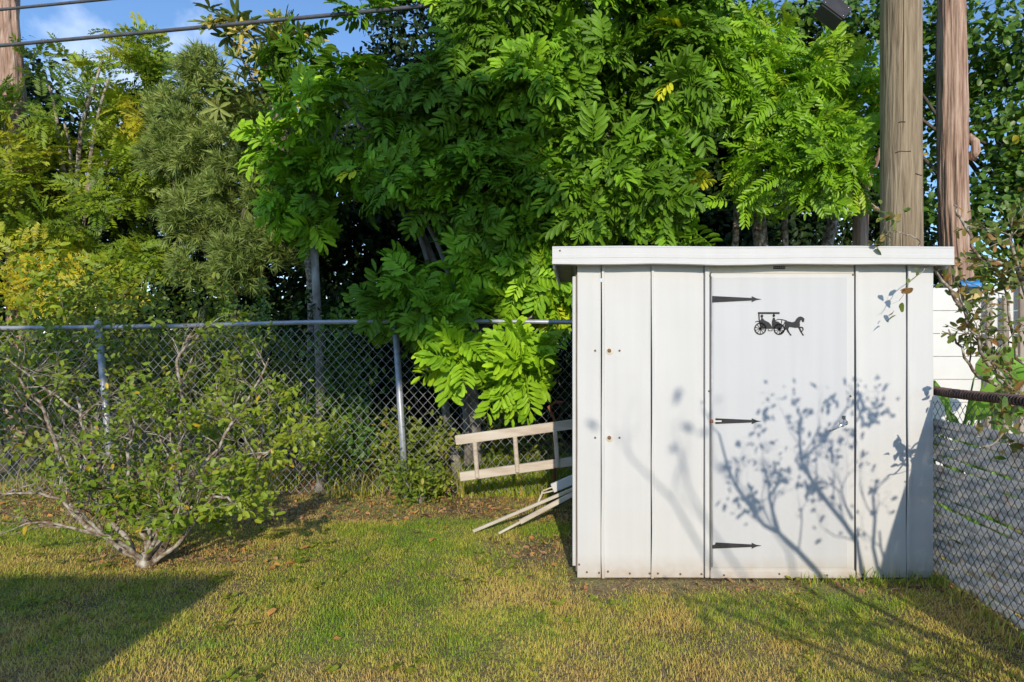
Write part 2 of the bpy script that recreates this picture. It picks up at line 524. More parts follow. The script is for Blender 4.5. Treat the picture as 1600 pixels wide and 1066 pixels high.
def rib_panel(x0, x1, z0, z1, y, rib_left=True, seed=0, name="wall_panel"):
    """vertical roll-formed sheet with a proud seam along its left edge, seam slightly wavy as in old sheet steel"""
    c = Chunks()
    prof = []
    if rib_left:
        prof = [(x0, y), (x0 + .001, y - .013), (x0 + .016, y - .013), (x0 + .018, y - .001), (x0 + .024, y)]
    else:
        prof = [(x0, y), (x0 + .004, y - .002)]
    prof += [(x1 - .05, y - .001), (x1 - .012, y), (x1, y - .001)]
    nz = 14
    V = []
    for k in range(nz + 1):
        z = z0 + (z1 - z0) * k / nz
        f = max(0, 1 - z / .9)
        wv = .0025 * math.sin(z * 4.1 + seed) + .007 * f * math.sin(z * 6.5 + seed * 1.7)
        for i, (px, py) in enumerate(prof):
            inner = 0 < i < len(prof) - 2
            V.append((px + (wv if (inner or i == 0) and rib_left and i < 5 else 0) * .8, py + .0015 * math.sin(z * 9 + i + seed), z))
    n = len(prof)
    Fc = [(k * n + i, k * n + i + 1, (k + 1) * n + i + 1, (k + 1) * n + i) for k in range(nz) for i in range(n - 1)]
    m = len(V)
    V += [(px, y + .012, zz) for zz in (z0, z1) for px in (x0 + .002, x1 - .002)]
    Fc.append((m + 1, m, m + 2, m + 3))
    c.raw(V, Fc)
    c.flat = True
    return c.build(name, M['shed'], shed)

ZT = sz(413) + .02
rib_panel(XL, sx(938.6), .0, ZT, YF, False, 1)
rib_panel(sx(940), sx(1016.6), .0, ZT, YF, True, 2)
rib_panel(sx(1018), sx(1099.2), .0, ZT, YF, True, 3.2)
rib_panel(sx(1336), sx(1415.4), .0, ZT, YF, True, 4.1)
rib_panel(sx(1417), XR, .0, ZT, YF, True, 5.5)
# door posts, header and threshold
c = Chunks(); c.box((sx(1104.3), YF - .002, ZT / 2), (.028, .03, ZT - .006), bev=.004); c.build("door_post", M['shed'], shed)
c = Chunks(); c.box((sx(1220), YF + .004, (sz(415) + sz(427)) / 2 + .004), (sx(1336) - sx(1108.2), .02, sz(413) - sz(427)), bev=.003); c.build("door_header", M['cream'], shed)
c = Chunks(); c.box((sx(1222), YF - .004, .024), (sx(1335) - sx(1109), .03, .048), bev=.005); c.build("threshold", M['shed'], shed)
# side and rear walls
for nm, cx, cy, dx, dy in (("side_wall", XL + .012, (YF + SB) / 2 + .02, .016, SB - YF - .06), ("side_wall", XR - .012, (YF + SB) / 2 + .02, .016, SB - YF - .06), ("rear_wall", (XL + XR) / 2, SB - .01, XR - XL - .02, .016)):
    c = Chunks(); c.box((cx, cy, ZT / 2 - .01), (dx, dy, ZT - .03)); c.build(nm, M['shed'], shed)
c = Chunks(); c.box((XL - .018, YF + .035, (ZT + .03) / 2 - .03), (.022, .03, ZT - .15), bev=.004); c.build("corner_trim", M['shed'], shed)
c = Chunks(); c.box((XL - .003, YF + .03, ZT / 2), (.012, .02, ZT - .06)); c.build("corner_gap_shade", M['soffit'], shed)  # solid dark strip painted as the shade inside the gap
# roof slab and fascia
YE = 3.475
SE = F / YE
fx0, fx1 = (863 - PX) / SE, (1490 - PX) / SE
fz0, fz1 = H - (413 - PY) / SE, H - (385 - PY) / SE
c = Chunks()
prof = [(0, 0), (0, .012), (.002, .014), (.002, .034), (.0005, .036), (.0005, .056), (.002, .058), (.002, fz1 - fz0 - .012), (.0, fz1 - fz0 - .006), (.004, fz1 - fz0), (.05, fz1 - fz0), (.05, 0)]
n = len(prof)
nx = 12
V, Fc = [], []
for i in range(nx + 1):
    x = fx0 + (fx1 - fx0) * i / nx
    for (py, pz) in prof:
        V.append((x, YE - .008 + py, fz0 + pz + .0025 * math.sin(x * 5.1) - (.003 if pz < .02 else 0) * math.sin(x * 9)))
for i in range(nx):
    for k in range(n):
        Fc.append((i * n + k, i * n + (k + 1) % n, (i + 1) * n + (k + 1) % n, (i + 1) * n + k))
Fc += [tuple(range(n)), tuple(nx * n + k for k in range(n - 1, -1, -1))]
c.raw(V, Fc)
c.flat = True
fascia = c.build("fascia", M['shed'], shed)
c = Chunks(); c.box(((fx0 + fx1) / 2, (YE + .045 + SB + .1) / 2, fz1 - .028), (fx1 - fx0 - .03, SB + .1 - YE - .05, .04)); c.build("roof", M['shed'], shed)
for xx in (fx0 + .008, fx1 - .008):
    c = Chunks(); c.box((xx, (YE + .045 + SB + .1) / 2, (fz0 + fz1) / 2 - .012), (.014, SB + .1 - YE - .06, fz1 - fz0 + .015), bev=.003); c.build("side_fascia", M['shed'], shed)
c = Chunks(); c.box(((fx0 + XL) / 2 - .01, (YE + SB) / 2 + .06, fz0 + .03), (XL - fx0 - .05, SB - YE - .05, .02)); c.build("soffit", M['soffit'], shed)
# door
YD = YF - .006
c = Chunks()
dx0, dx1, dz0, dz1 = sx(1109.8), sx(1333.2), sz(892.5), sz(427.5)
c.box(((dx0 + dx1) / 2, YD, (dz0 + dz1) / 2), (dx1 - dx0, .018, dz1 - dz0), bev=.003)
door = c.build("door", M['shed'], shed)
c = Chunks()
c.box(((sx(1113) + sx(1321)) / 2, YD - .0095, (sz(886) + sz(434)) / 2), (sx(1321) - sx(1113), .005, sz(434) - sz(886)), bev=.002)
c.build("door_sheet", M['door'], door)
c = Chunks(); c.tube([(sx(1111.5), YD - .012, dz0 + .03), (sx(1111), YD - .012, dz1 - .02)], .0035, 6); c.build("piano_hinge", M['galv'], door)
YS = YD - .0125
def strap(vc, worn):
    c = Chunks()
    x0, x1, z = sx(1111.5), sx(1188), sz(vc)
    h = .019
    pts = [(x0, z - h), (x0 + .2, z - .009), (x0 + .235, z - .007), (x0 + .235, z - .017), (x0 + .262, z - .005), (x1, z), (x0 + .262, z + .005), (x0 + .235, z + .017), (x0 + .235, z + .007), (x0 + .2, z + .009), (x0, z + h)]
    if worn == 1:
        pts = [(x0 + .02, z - .016)] + pts[1:-1] + [(x0 + .02, z + .017)]
    if worn == 2:
        pts = [(x0, z - h * .9), *pts[1:-1], (x0 + .022, z + h), (x0 + .016, z + .006), (x0, z + .002)]
    c.prism(pts, YS - .004, YS + .001)
    o = c.build("hinge_strap", M['black'], door)
    if worn == 1:
        c = Chunks(); c.box((x0 + .028, YS - .004, z + .0), (.055, .003, .009), bev=.001); c.build("bare_patch", M['cream'], o)
        c = Chunks(); c.lathe([(.011, 0), (.011, .006), (.006, .008)], 10, (x0 - .002, YS + .001, z), Matrix.Rotation(math.pi / 2, 3, 'X')); c.build("rust_spot", M['rust_red'], o)
    return o
strap(468, 0); strap(657.5, 1); strap(851, 2)
# horse and carriage silhouette, cut sheet metal. Outline points in zoomed photograph pixels
def hz(a, b):
    u = 1150 + a / 12.31; v = 470 + b / 12.31
    return (sx(u), sz(v))
emb = Chunks()
y0, y1 = YS - .004, YS + .001
def bar(a, b, w):
    (ax, az), (bx, bz) = hz(*a), hz(*b)
    d = Vector((bx - ax, bz - az)); n = Vector((-d.y, d.x)).normalized() * (w / 12.31 / S / 2)
    emb.prism([(ax - n.x, az - n.y), (bx - n.x, bz - n.y), (bx + n.x, bz + n.y), (ax + n.x, az + n.y)], y0, y1)
def disc(a, b, r, n=14):
    x, z = hz(a, b); r = r / 12.31 / S
    emb.prism([(x + r * math.cos(2 * math.pi * k / n), z + r * math.sin(2 * math.pi * k / n)) for k in range(n)], y0, y1)
def wheel(a, b, r):
    for k in range(24):
        t0, t1 = 2 * math.pi * k / 24, 2 * math.pi * (k + 1) / 24
        bar((a + r * math.cos(t0), b + r * math.sin(t0)), (a + r * math.cos(t1), b + r * math.sin(t1)), 20)
    for k in range(10):
        t = 2 * math.pi * k / 10 + .3
        bar((a, b), (a + r * math.cos(t), b + r * math.sin(t)), 9)
    disc(a, b, 22)
def outline(pts):
    emb.prism([hz(a, b) for a, b in pts][::-1], y0, y1)
wheel(447, 540, 105); wheel(810, 550, 98)
bar((405, 240), (815, 240), 34)
bar((420, 250), (430, 420), 20); bar((706, 250), (706, 300), 22)
disc(478, 297, 26); bar((478, 310), (480, 350), 22); disc(706, 292, 24)
outline([(430, 400), (470, 350), (500, 345), (520, 375), (560, 395), (610, 420), (645, 460), (670, 505), (690, 515), (690, 540), (500, 540), (455, 520), (435, 470)])
outline([(670, 400), (690, 330), (722, 330), (735, 395), (790, 405), (830, 440), (880, 465), (880, 500), (830, 555), (790, 540), (690, 540), (672, 470)])
bar((350, 412), (390, 395), 12); bar((390, 395), (430, 402), 12)
bar((735, 385), (790, 357), 12); bar((790, 357), (870, 365), 12); bar((870, 365), (960, 392), 12); bar((860, 370), (850, 440), 12); bar((925, 400), (885, 480), 14)
bar((600, 548), (600, 578), 10); bar((600, 578), (675, 578), 10); bar((675, 578), (675, 548), 10); bar((820, 645), (930, 540), 18)
outline([(925, 400), (985, 400), (1060, 418), (1110, 400), (1140, 350), (1180, 315), (1215, 305), (1255, 318), (1290, 350), (1280, 412), (1250, 410), (1240, 375), (1215, 380), (1200, 430), (1205, 480), (1190, 515), (1120, 522), (1050, 510), (1000, 505), (980, 550), (905, 555), (915, 470)])
bar((960, 545), (985, 600), 30); bar((985, 600), (1025, 655), 20); bar((1018, 658), (1042, 660), 20)
bar((930, 545), (870, 600), 24); bar((870, 600), (820, 640), 16)
bar((1185, 510), (1235, 610), 26); bar((1235, 610), (1262, 655), 18); bar((1255, 660), (1280, 660), 18)
bar((1195, 510), (1258, 518), 22); bar((1258, 518), (1268, 560), 18); bar((1268, 560), (1235, 600), 14)
eo = emb.build("carriage_emblem", M['black'], door)
eo["label"] = "black silhouette of a horse drawing a roofed carriage with two riders"
# lever handle
hx, hz_ = sx(1315), sz(659)
c = Chunks(); c.lathe([(.022, 0), (.022, .006), (.014, .012), (.012, .03), (.015, .036), (.008, .04)], 16, (hx, YS, hz_), Matrix.Rotation(math.pi / 2, 3, 'X')); hb = c.build("door_handle", M['chrome'], door, True)
c = Chunks(); c.tube([(hx + .008, YS - .034, hz_ + .006), (hx - .03, YS - .04, hz_ - .014), (hx - .06, YS - .037, hz_ - .032), (hx - .084, YS - .03, hz_ - .044)], [.009, .0075, .0065, .007], 8); c.build("lever", M['chrome'], hb, True)
c = Chunks(); c.box((hx + .004, YS - .004, hz_ + .024), (.022, .008, .03), bev=.003); c.build("latch_plate", M['chrome'], hb)
# maker's plate over the door: dark worn plate
c = Chunks(); c.box((sx(1217), YF - .008, sz(418.5)), (.07, .004, .017), bev=.0015); pl = c.build("name_plate", M['black'], shed)
for k in range(6):
    c = Chunks(); c.box((sx(1210 + 2.8 * k), YF - .0105, sz(418.5) + .001 * (k % 2)), (.004, .002, .008)); c.build("raised_mark", M['galv'], pl)
# screws
scr = Chunks(); scr.lathe([(.0065, 0), (.0065, .002), (.003, .004)], 8, (0, 0, 0), Matrix.Rotation(math.pi / 2, 3, 'X'))
scr_me = scr.mesh("screw", M['screw'])
spots = [(917, 894), (936, 895), (950, 893), (984, 896), (1015, 896), (1028, 896), (1063, 897), (1096, 897), (1130, 897), (1216, 895), (1290, 897), (1348, 898), (1380, 899), (1430, 899), (930, 548), (968, 548), (930, 684), (968, 684), (952, 548), (952, 684), (1108.5, 431), (1331, 430), (1107, 611), (1327, 619), (905, 882)]
for k, (u, v) in enumerate(spots):
    o = bpy.data.objects.new("screw", scr_me); COL.objects.link(o)
    onth = 1110 < u < 1334 and v > 890
    ondoor = 1108 < u < 1334 and v < 890
    o.location = (sx(u), (YF - .019 if onth else YD - .0085 if ondoor else YF - .002 if not 1100 < u < 1109 else YF - .0165), sz(v))
    if u == 952: o.scale = (1.9, 1, 1.9)
    lo = o.location.copy()
    attach(o, shed); o.location = lo
for vv in (548, 684):
    c = Chunks(); c.lathe([(.021, 0), (.02, .0008)], 14, (sx(952) + .002, YF - .0015, sz(vv) - .004), Matrix.Rotation(math.pi / 2, 3, 'X')); c.build("rust_stain", M['stain'], shed)
c = Chunks(); c.lathe([(.005, 0), (.005, .003)], 8, ((875 - PX) / SE, YE - .008, H - (392 - PY) / SE), Matrix.Rotation(math.pi / 2, 3, 'X')); c.build("screw", M['screw'], fascia)
# brackets on the rear wall that carry the ladder
for xx in (.25, 1.1):
    c = Chunks()
    zb = .43 + .13 * xx
    c.tube([(xx, SB - .005, zb), (xx, SB + .26, zb), (xx, SB + .28, zb + .05)], .012, 6)
    c.build("wall_bracket", M['galv'], shed)

# ------------------------------------------------------------------ rear chain-link fence
FY = 5.46
def zigzag_mesh(c, origin, ax, length, height, px, pz, r, z0=0.03, ns=3, wob=0.0):
    """woven wires: each wire zigzags upward, neighbours interlock"""
    ax = Vector(ax).normalized()
    side = Vector((-ax.y, ax.x, 0))
    n = int(length / (px / 2))
    rows = int(height / (pz / 2))
    for i in range(n):
        pts = []
        for k in range(rows + 1):
            off = ((k + i) % 2) * px * .52 + i * px / 2
            s = .6 * r * (1 if (k + i) % 2 else -1)
            z = z0 + k * pz / 2
            lean = wob * math.sin(i * .11) * math.sin(z * 2)
            pts.append(Vector(origin) + ax * off + side * (s + lean) + Vector((0, 0, z)))
        c.tube(pts, r, ns, cap=False)

fence = thing("chain_link_fence", "galvanised chain link fence along the tree line behind the lawn", "fence", (-2, FY, 0))
c = Chunks(); zigzag_mesh(c, (-6.2, FY, 0), (1, 0, 0), 9.0, 1.52, .0835, .094, .0024, z0=.02, wob=.012); c.build("wire_mesh", M['wire'], fence)
def rail_z(x):
    return 1.58 - .022 * max(0, -x - 2.6) - .01 * math.sin(x * 1.3)
c = Chunks(); c.tube([(x, FY - .02, rail_z(x)) for x in np.linspace(-6.2, 2.8, 30)], .021, 10); c.build("top_rail", M['galv'], fence, True)
for xb, xt in ((-4.19, -4.33), (-1.54, -1.64), (1.1, 1.05), (-6.0, -6.05)):
    c = Chunks()
    c.tube([(xb, FY - .045, -.05), ((xb * 2 + xt) / 3, FY - .045, .5), (xt, FY - .045, rail_z(xt) + .01)], .029, 12)
    po = c.build("fence_post", M['galv'], fence, True)
    c = Chunks(); c.lathe([(.034, -.03), (.034, .03), (.022, .05), (.004, .06)], 12, (xt, FY - .045, rail_z(xt) + .012)); c.build("post_cap", M['galv'], po, True)
    for q in range(4):
        z = .3 + .33 * q; xx = xb + (xt - xb) * z / 1.58
        c = Chunks(); c.tube([(xx - .031, FY - .02, z - .006), (xx - .026, FY - .07, z), (xx + .026, FY - .07, z + .008), (xx + .031, FY - .02, z + .012)], .0022, 4); c.build("wire_tie", M['wire_dark'], po)

# ------------------------------------------------------------------ right chain-link fence with woven privacy tape
RX = 2.165
rf = thing("chain_link_fence", "low chain link fence woven with grey privacy strips beside the shed", "fence", (RX, 3.2, 0))
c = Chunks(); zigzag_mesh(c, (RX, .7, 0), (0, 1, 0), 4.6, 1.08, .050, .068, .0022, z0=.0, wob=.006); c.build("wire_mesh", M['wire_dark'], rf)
c = Chunks()
pts = [(RX + .004 * math.sin(t * 3), t, 1.115 + .006 * math.sin(t * 5)) for t in np.linspace(.7, 5.3, 40)]
c.tube(pts, .019, 10)
railo = c.build("top_rail", M['rust'], rf, True)
c = Chunks()
th = np.linspace(0, 1, 2600)
hp = [(RX + .022 * math.cos(t * 2 * math.pi * 200), .75 + 4.5 * t, 1.115 + .006 * math.sin((.75 + 4.5 * t) * 5) + .022 * math.sin(t * 2 * math.pi * 200)) for t in th]
c.tube(hp, .0065, 5); c.build("coiled_wire", M['rust'], railo)
for k in range(18):
    zc = .035 + k * .0515
    hh = .0525 if k not in (4, 8, 12, 13) else .040
    c = Chunks()
    ys = np.linspace(.7, 5.25, 60)
    V, Fc = [], []
    for j, yy in enumerate(ys):
        wv = .007 * math.sin(yy * 2 * math.pi / .248 + k * math.pi)
        sag = .008 * math.sin(yy * 1.7 + k * .9) + .004 * math.sin(yy * 6.1 + k * 2.3)
        lean = .012 * math.sin(yy * 2.3 + k)
        for (dx, dz) in ((-.0012, -hh / 2), (.0012, -hh / 2), (.0012 + lean * .3, hh / 2), (-.0012 + lean * .3, hh / 2)):
            V.append((RX + .016 + wv + dx, yy, zc + sag + dz))
    for j in range(len(ys) - 1):
        for q in range(4):
            Fc.append((j * 4 + q, j * 4 + (q + 1) % 4, (j + 1) * 4 + (q + 1) % 4, (j + 1) * 4 + q))
    c.raw(V, Fc); c.build("slat", M['slat'], rf)
for yy in (1.2, 3.9):
    c = Chunks(); c.tube([(RX + .055, yy, -.05), (RX + .055, yy, 1.13)], .024, 10); c.build("fence_post", M['rust'], rf, True)

# ------------------------------------------------------------------ ladder, sticks
LY = 4.87
SL = F / LY
lad = thing("wooden_ladder", "weathered wooden ladder sticking out sideways from behind the shed", "ladder", (-.4, LY, 0))
def lp(u, v, dy=0): return Vector(((u - PX) / SL, LY + dy, H - (v - PY) / SL))
def plank(a, b, w, t, name, mat, par, bev=.004):
    a, b = Vector(a), Vector(b)
    d = b - a
    X_ = d.normalized(); Y_ = Vector((0, 1, 0)); Z_ = X_.cross(Y_).normalized(); Y_ = Z_.cross(X_)
    R = Matrix((X_, Y_, Z_)).transposed()
    c = Chunks(); c.box((a + b) / 2, (d.length, t, w), R, bev=bev)
    return c.build(name, mat, par)
ua, ub = lp(712, 688), lp(876, 665.5)
dirv = (ub - ua).normalized()
plank(ua, ua + dirv * 2.3, .078, .036, "rail", M['ladder'], lad)
la = lp(719, 745); 
plank(la, la + dirv * 2.27, .072, .036, "rail", M['ladder'], lad)
for k in range(7):
    p = lp(744 + 62.5 * k, 0)
    xr = p.x
    zt = ua.z + (xr - ua.x) * dirv.z / dirv.x - .03
    zb = la.z + (xr - la.x) * dirv.z / dirv.x + .01
    plank((xr - .008, LY - .022, zt), (xr + .014, LY - .022, zb - .035), .034, .034, "rung", M['ladder'], lad, .008)

def pole_thing(name, label, cat, a, b, w, t, mat):
    a, b = Vector(a), Vector(b)
    d = b - a
    X_ = d.normalized(); Y_ = Vector((0, 1, .25)).normalized(); Z_ = X_.cross(Y_).normalized(); Y_ = Z_.cross(X_)
    R = Matrix((X_, Y_, Z_)).transposed()
    c = Chunks()
    c.box((a + b) / 2, (d.length, t, w), R, bev=.004)
    o = c.build(name, mat)
    return tag(o, label, cat)
pole_thing("wooden_stick", "long thin bleached wooden stick resting on the ground against the shed side", "stick", P(739, 833, 4.42) + Vector((0, 0, .012)), P(905, 760, 4.42), .022, .022, M['stick'])
st = thing("wooden_stick", "bleached stick with a wider sleeve board leaning beside the thin stick at the shed", "stick", P(780, 836, 4.36))
a, b = P(779, 836, 4.36) + Vector((0, 0, .01)), P(906, 766, 4.42)
d = (b - a)
plank(a, a + d, .018, .018, "shaft", M['stick'], st)
plank(a + d * .26, a + d * 1.0, .034, .026, "sleeve", M['stick'], st)
cb = thing("channel_board", "pale metal channel with two prongs leaning above the bleached sticks", "channel", P(862, 768, 4.55))
a, b = P(863, 763, 4.55), P(915, 741, 4.55)
plank(a, b, .07, .03, "channel", M['shed'], cb)
for q in (0, 1):
    plank(P(848, 767 + q * 4, 4.53), P(864, 761 + q * 6, 4.54), .01, .01, "prong", M['stick'], cb, .002)
plank(P(848, 768, 4.53), P(838, 779 + 13, 4.53), .014, .012, "prong", M['stick'], cb, .002)
c = Chunks()
for s in ([P(866, 659 + 140, 5.2), P(866, 655, 5.2), P(857, 636, 5.2), P(868, 628, 5.2), P(880, 629, 5.2)],):
    c.tube([s[0] * 1, s[1], s[2], s[3], s[4]], .013, 8)
tag(c.build("rusty_pipe", M['rust_red'], smooth=True), "bent rusty red pipe standing behind the ladder near the fence", "pipe")

# ------------------------------------------------------------------ utility pole, shaggy trunks
def rough_trunk(name, mat, base, top, r0, r1, n=40, m=60, ridges=14, amp=.02, seed=0, parent=None):
    base, top = Vector(base), Vector(top)
    V, Fc = [], []
    for i in range(m + 1):
        t = i / m
        p = base.lerp(top, t)
        p = p + Vector((.03 * math.sin(t * 7 + seed), .02 * math.sin(t * 5 + seed), 0)) * (1 if amp > .005 else .1)
        r = r0 + (r1 - r0) * t
        for k in range(n):
            a = 2 * math.pi * k / n
            z = p.z
            q = a * ridges / 2 / math.pi + .6 * math.sin(z * 2.1 + seed)
            nz = float(vnoise(np.array(q * 1.0 + 20), np.array(z * 1.3 + 30), seed)) - .5
            nz2 = float(vnoise(np.array(q * 2.7 + 20), np.array(z * 2.3 + 30), seed + 4)) - .5
            rr = r + amp * (nz * 1.3 + nz2)
            V.append((p.x + rr * math.cos(a), p.y + rr * math.sin(a), z))
    for i in range(m):
        for k in range(n):
            Fc.append((i * n + k, i * n + (k + 1) % n, (i + 1) * n + (k + 1) % n, (i + 1) * n + k))
    Fc.append(tuple(m * n + k for k in range(n)))
    c = Chunks(); c.raw(V, Fc)
    return c.build(name, mat, parent, smooth=True)
UP = thing("utility_pole", "thick round wooden utility pole rising behind the shed roof", "pole", (P(1410, 0, 5.15).x, 5.15, 0))
px_, r_ = UP.location.x, 60 / F * 5.15 / 2
rough_trunk("shaft", M['pole'], (px_, 5.15, -.1), (px_ - .03, 5.15, 8.5), r_ * 1.02, r_ * .93, 48, 40, 20, .003, 3, UP)
c = Chunks(); c.box((px_ - .075, 5.15 - math.sqrt(r_ ** 2 - .075 ** 2) - .0, 3.2), (.008, .012, 2.9), Matrix.Rotation(.004, 3, 'Y'), bev=.002); c.build("split", M['crack'], UP)
for (uu, vv, a0, a1) in ((1396, 236, -.75, -.05), (1424, 272, .2, .7), (1390, 190, -.6, -.3)):
    zz = P(uu, vv, 5.15 - r_).z
    c = Chunks(); c.tube([(px_ - .012 + (r_ + .001) * math.sin(a), 5.15 - (r_ + .001) * math.cos(a), zz + .004 * math.sin(a * 9)) for a in np.linspace(a0, a1, 8)], .004, 5); c.build("nick", M['crack'], UP)
TT = thing("tree", "bare reddish shaggy barked trunk beside the utility pole", "tree", (P(1500, 0, 6.2).x, 6.2, 0))
rough_trunk("trunk", M['bark_shag'], (P(1508, 0, 6.2).x, 6.2, -.1), (P(1480, 0, 6.2).x - .04, 6.2, 6.6), .165, .108, 90, 120, 40, .022, 8, TT)
c = Chunks()
c.tube([P(1516, 250, 6.15), P(1525, 235, 6.1), P(1524, 222, 6.1), P(1514, 212, 6.15)], [.05, .045, .04, .03], 8); c.build("knot", M['bark_shag'], TT, True)
tl = thing("tree", "peeling pinkish trunk standing behind the yellow green tree", "tree", (P(10, 0, 9.0).x, 9.0, 0))
rough_trunk("trunk", M['bark_shag'], (P(26, 0, 9.0).x + .1, 9.0, -.1), (P(8, 0, 9.0).x, 9.0, 8.5), .17, .10, 40, 60, 16, .05, 5, tl)

# ------------------------------------------------------------------ leaf templates
def leaflet(c, base, d, n, Lg, W, obov=.62, fold=.18, droop=.25, tint=.5):
    """one blade: pointed base, widest at 'obov', folded on the midrib, tip drooping"""
    d = Vector(d).normalized(); n = Vector(n); n = (n - d * n.dot(d)).normalized(); s = d.cross(n)
    base = Vector(base)
    def pt(t, w, up): return base + d * (Lg * t) + s * (W * w) + n * (Lg * (up - droop * t * t))
    V = [pt(0, 0, 0), pt(obov * .45, 0, 0), pt(obov * 1.0, 0, 0), pt(1, 0, 0),
         pt(obov * .5, .36, fold * .3), pt(obov, .5, fold * .35), pt(.94, .29, fold * .2),
         pt(obov * .5, -.36, fold * .3), pt(obov, -.5, fold * .35), pt(.94, -.29, fold * .2)]
    Fc = [(0, 4, 1), (1, 4, 5, 2), (2, 5, 6, 3), (0, 1, 7), (1, 2, 8, 7), (2, 3, 9, 8)]
    c.raw(V, [f[::-1] for f in Fc], tint)

def tpl(c):
    V = np.concatenate(c.V)
    lo = np.concatenate(c.loops); to = np.concatenate(c.tot)
    out, k = [], 0
    for t in to:
        out.append(tuple(int(i) for i in lo[k:k + t])); k += t
    return V, out

def pinnate(pairs, Lr, leafL, leafW, seed, ang=62, obov=.62, droop=.25, fold=.18, rachis_droop=.35, small=False):
    r = random.Random(seed)
    c = Chunks()
    pts = []
    for i in range(6):
        t = i / 5
        pts.append(Vector((0.02 * Lr * math.sin(3 * t + seed), Lr * t, -rachis_droop * Lr * t * t)))
    if not small:
        c.tube(pts, [.004, .0035, .003, .0025, .002, .0015], 3, cap=False)
    for i in range(pairs):
        t = .22 + .75 * (i + .5) / pairs
        p = Vector((0, Lr * t, -rachis_droop * Lr * t * t))
        for s in (-1, 1):
            a = math.radians(ang - 18 * t + r.uniform(-9, 9))
            sc = (.72 + .4 * math.sin(math.pi * min(1, t * .9))) * r.uniform(.88, 1.12)
            d = Vector((s * math.sin(a), math.cos(a), r.uniform(-.28, .08)))
            n = Vector((r.uniform(-.2, .2) - s * .12, r.uniform(-.15, .15), 1))
            if small:
                d.normalize(); q = d.cross(n).normalized() * leafW * .5 * sc
                c.raw([p, p + d * leafL * sc * .55 + q, p + d * leafL * sc + Vector((0, 0, -.1 * leafL)), p + d * leafL * sc * .5 - q], [(0, 1, 2, 3)])
            else:
                leaflet(c, p, d, n, leafL * sc, leafW * sc, obov, fold, droop)
    if not small and seed % 2:
        leaflet(c, pts[-1] * .97, (0, 1, -.4), (0, .2, 1), leafL * .9, leafW * .9, obov, fold, droop)
    return c

CARROT = [pinnate(5 + k % 2, .27 + .025 * (k % 3), .125 + .008 * (k % 4), .046, k, obov=.64, fold=.3, ang=58 + 4 * (k % 3)) for k in range(8)]
FROND = [pinnate(8, .30, .085, .026, k + 20, ang=66, obov=.55, droop=.2) for k in range(6)]
FEATHER = [pinnate(9, .34, .085, .030, k + 40, ang=68, small=True) for k in range(5)]
def single_leaf(seed, Lg=1.0, W=.5, obov=.5, droop=.3):
    r = random.Random(seed); c = Chunks()
    leaflet(c, (0, 0, 0), (0, 1, r.uniform(-.2, .2)), (r.uniform(-.2, .2), 0, 1), Lg, W, obov, .2, droop)
    return c
LEAF = [single_leaf(k, 1, .52, .48, .15 + .1 * k) for k in range(4)]
ROUND = [single_leaf(k, 1, .68, .55, .1 + .1 * k) for k in range(4)]
LANCE = [single_leaf(k, 1, .24, .58, .2 + .15 * k) for k in range(4)]
def tuft(n, Lg, W, seed, spread=.9):
    r = random.Random(seed); c = Chunks()
    for k in range(n):
        a = 2 * math.pi * k / n + r.uniform(-.3, .3); b = r.uniform(.3, spread)
        base = Vector((0, r.uniform(0, .55) * Lg * 1.3, 0))
        d = Vector((math.sin(b) * math.cos(a), math.cos(b), math.sin(b) * math.sin(a))).normalized()
        q = d.cross(Vector((r.uniform(-1, 1), r.uniform(-1, 1), r.uniform(-1, 1)))).normalized() * W / 2
        c.raw([base - q, base + q, base + d * Lg], [(0, 1, 2)])
    return c
NEEDLE = [tuft(16, .10, .013, k) for k in range(4)]
def whorl(n, Lg, W, seed):
    r = random.Random(seed); c = Chunks()
    for k in range(n):
        a = 2 * math.pi * k / n + r.uniform(-.3, .3); b = r.uniform(.75, 1.35)
        d = Vector((math.sin(b) * math.cos(a), math.cos(b), math.sin(b) * math.sin(a)))
        leaflet(c, (0, r.uniform(0, .05), 0), d, (0, 1, 0), Lg * r.uniform(.75, 1.1), W, .6, .2, .25)
    return c
WHORL = [whorl(10, .20, .045, k) for k in range(4)]
SUNW = np.array([.13, -1, .42]) / np.linalg.norm([.13, -1, .42])

def norm(a): return a / np.maximum(np.linalg.norm(a, axis=-1, keepdims=True), 1e-9)
def frames(d, n, scale):
    d = norm(d); x = norm(np.cross(d, n)); z = np.cross(x, d)
    M_ = np.stack([x, d, z], -1)
    return M_ * np.asarray(scale)[:, None, None]

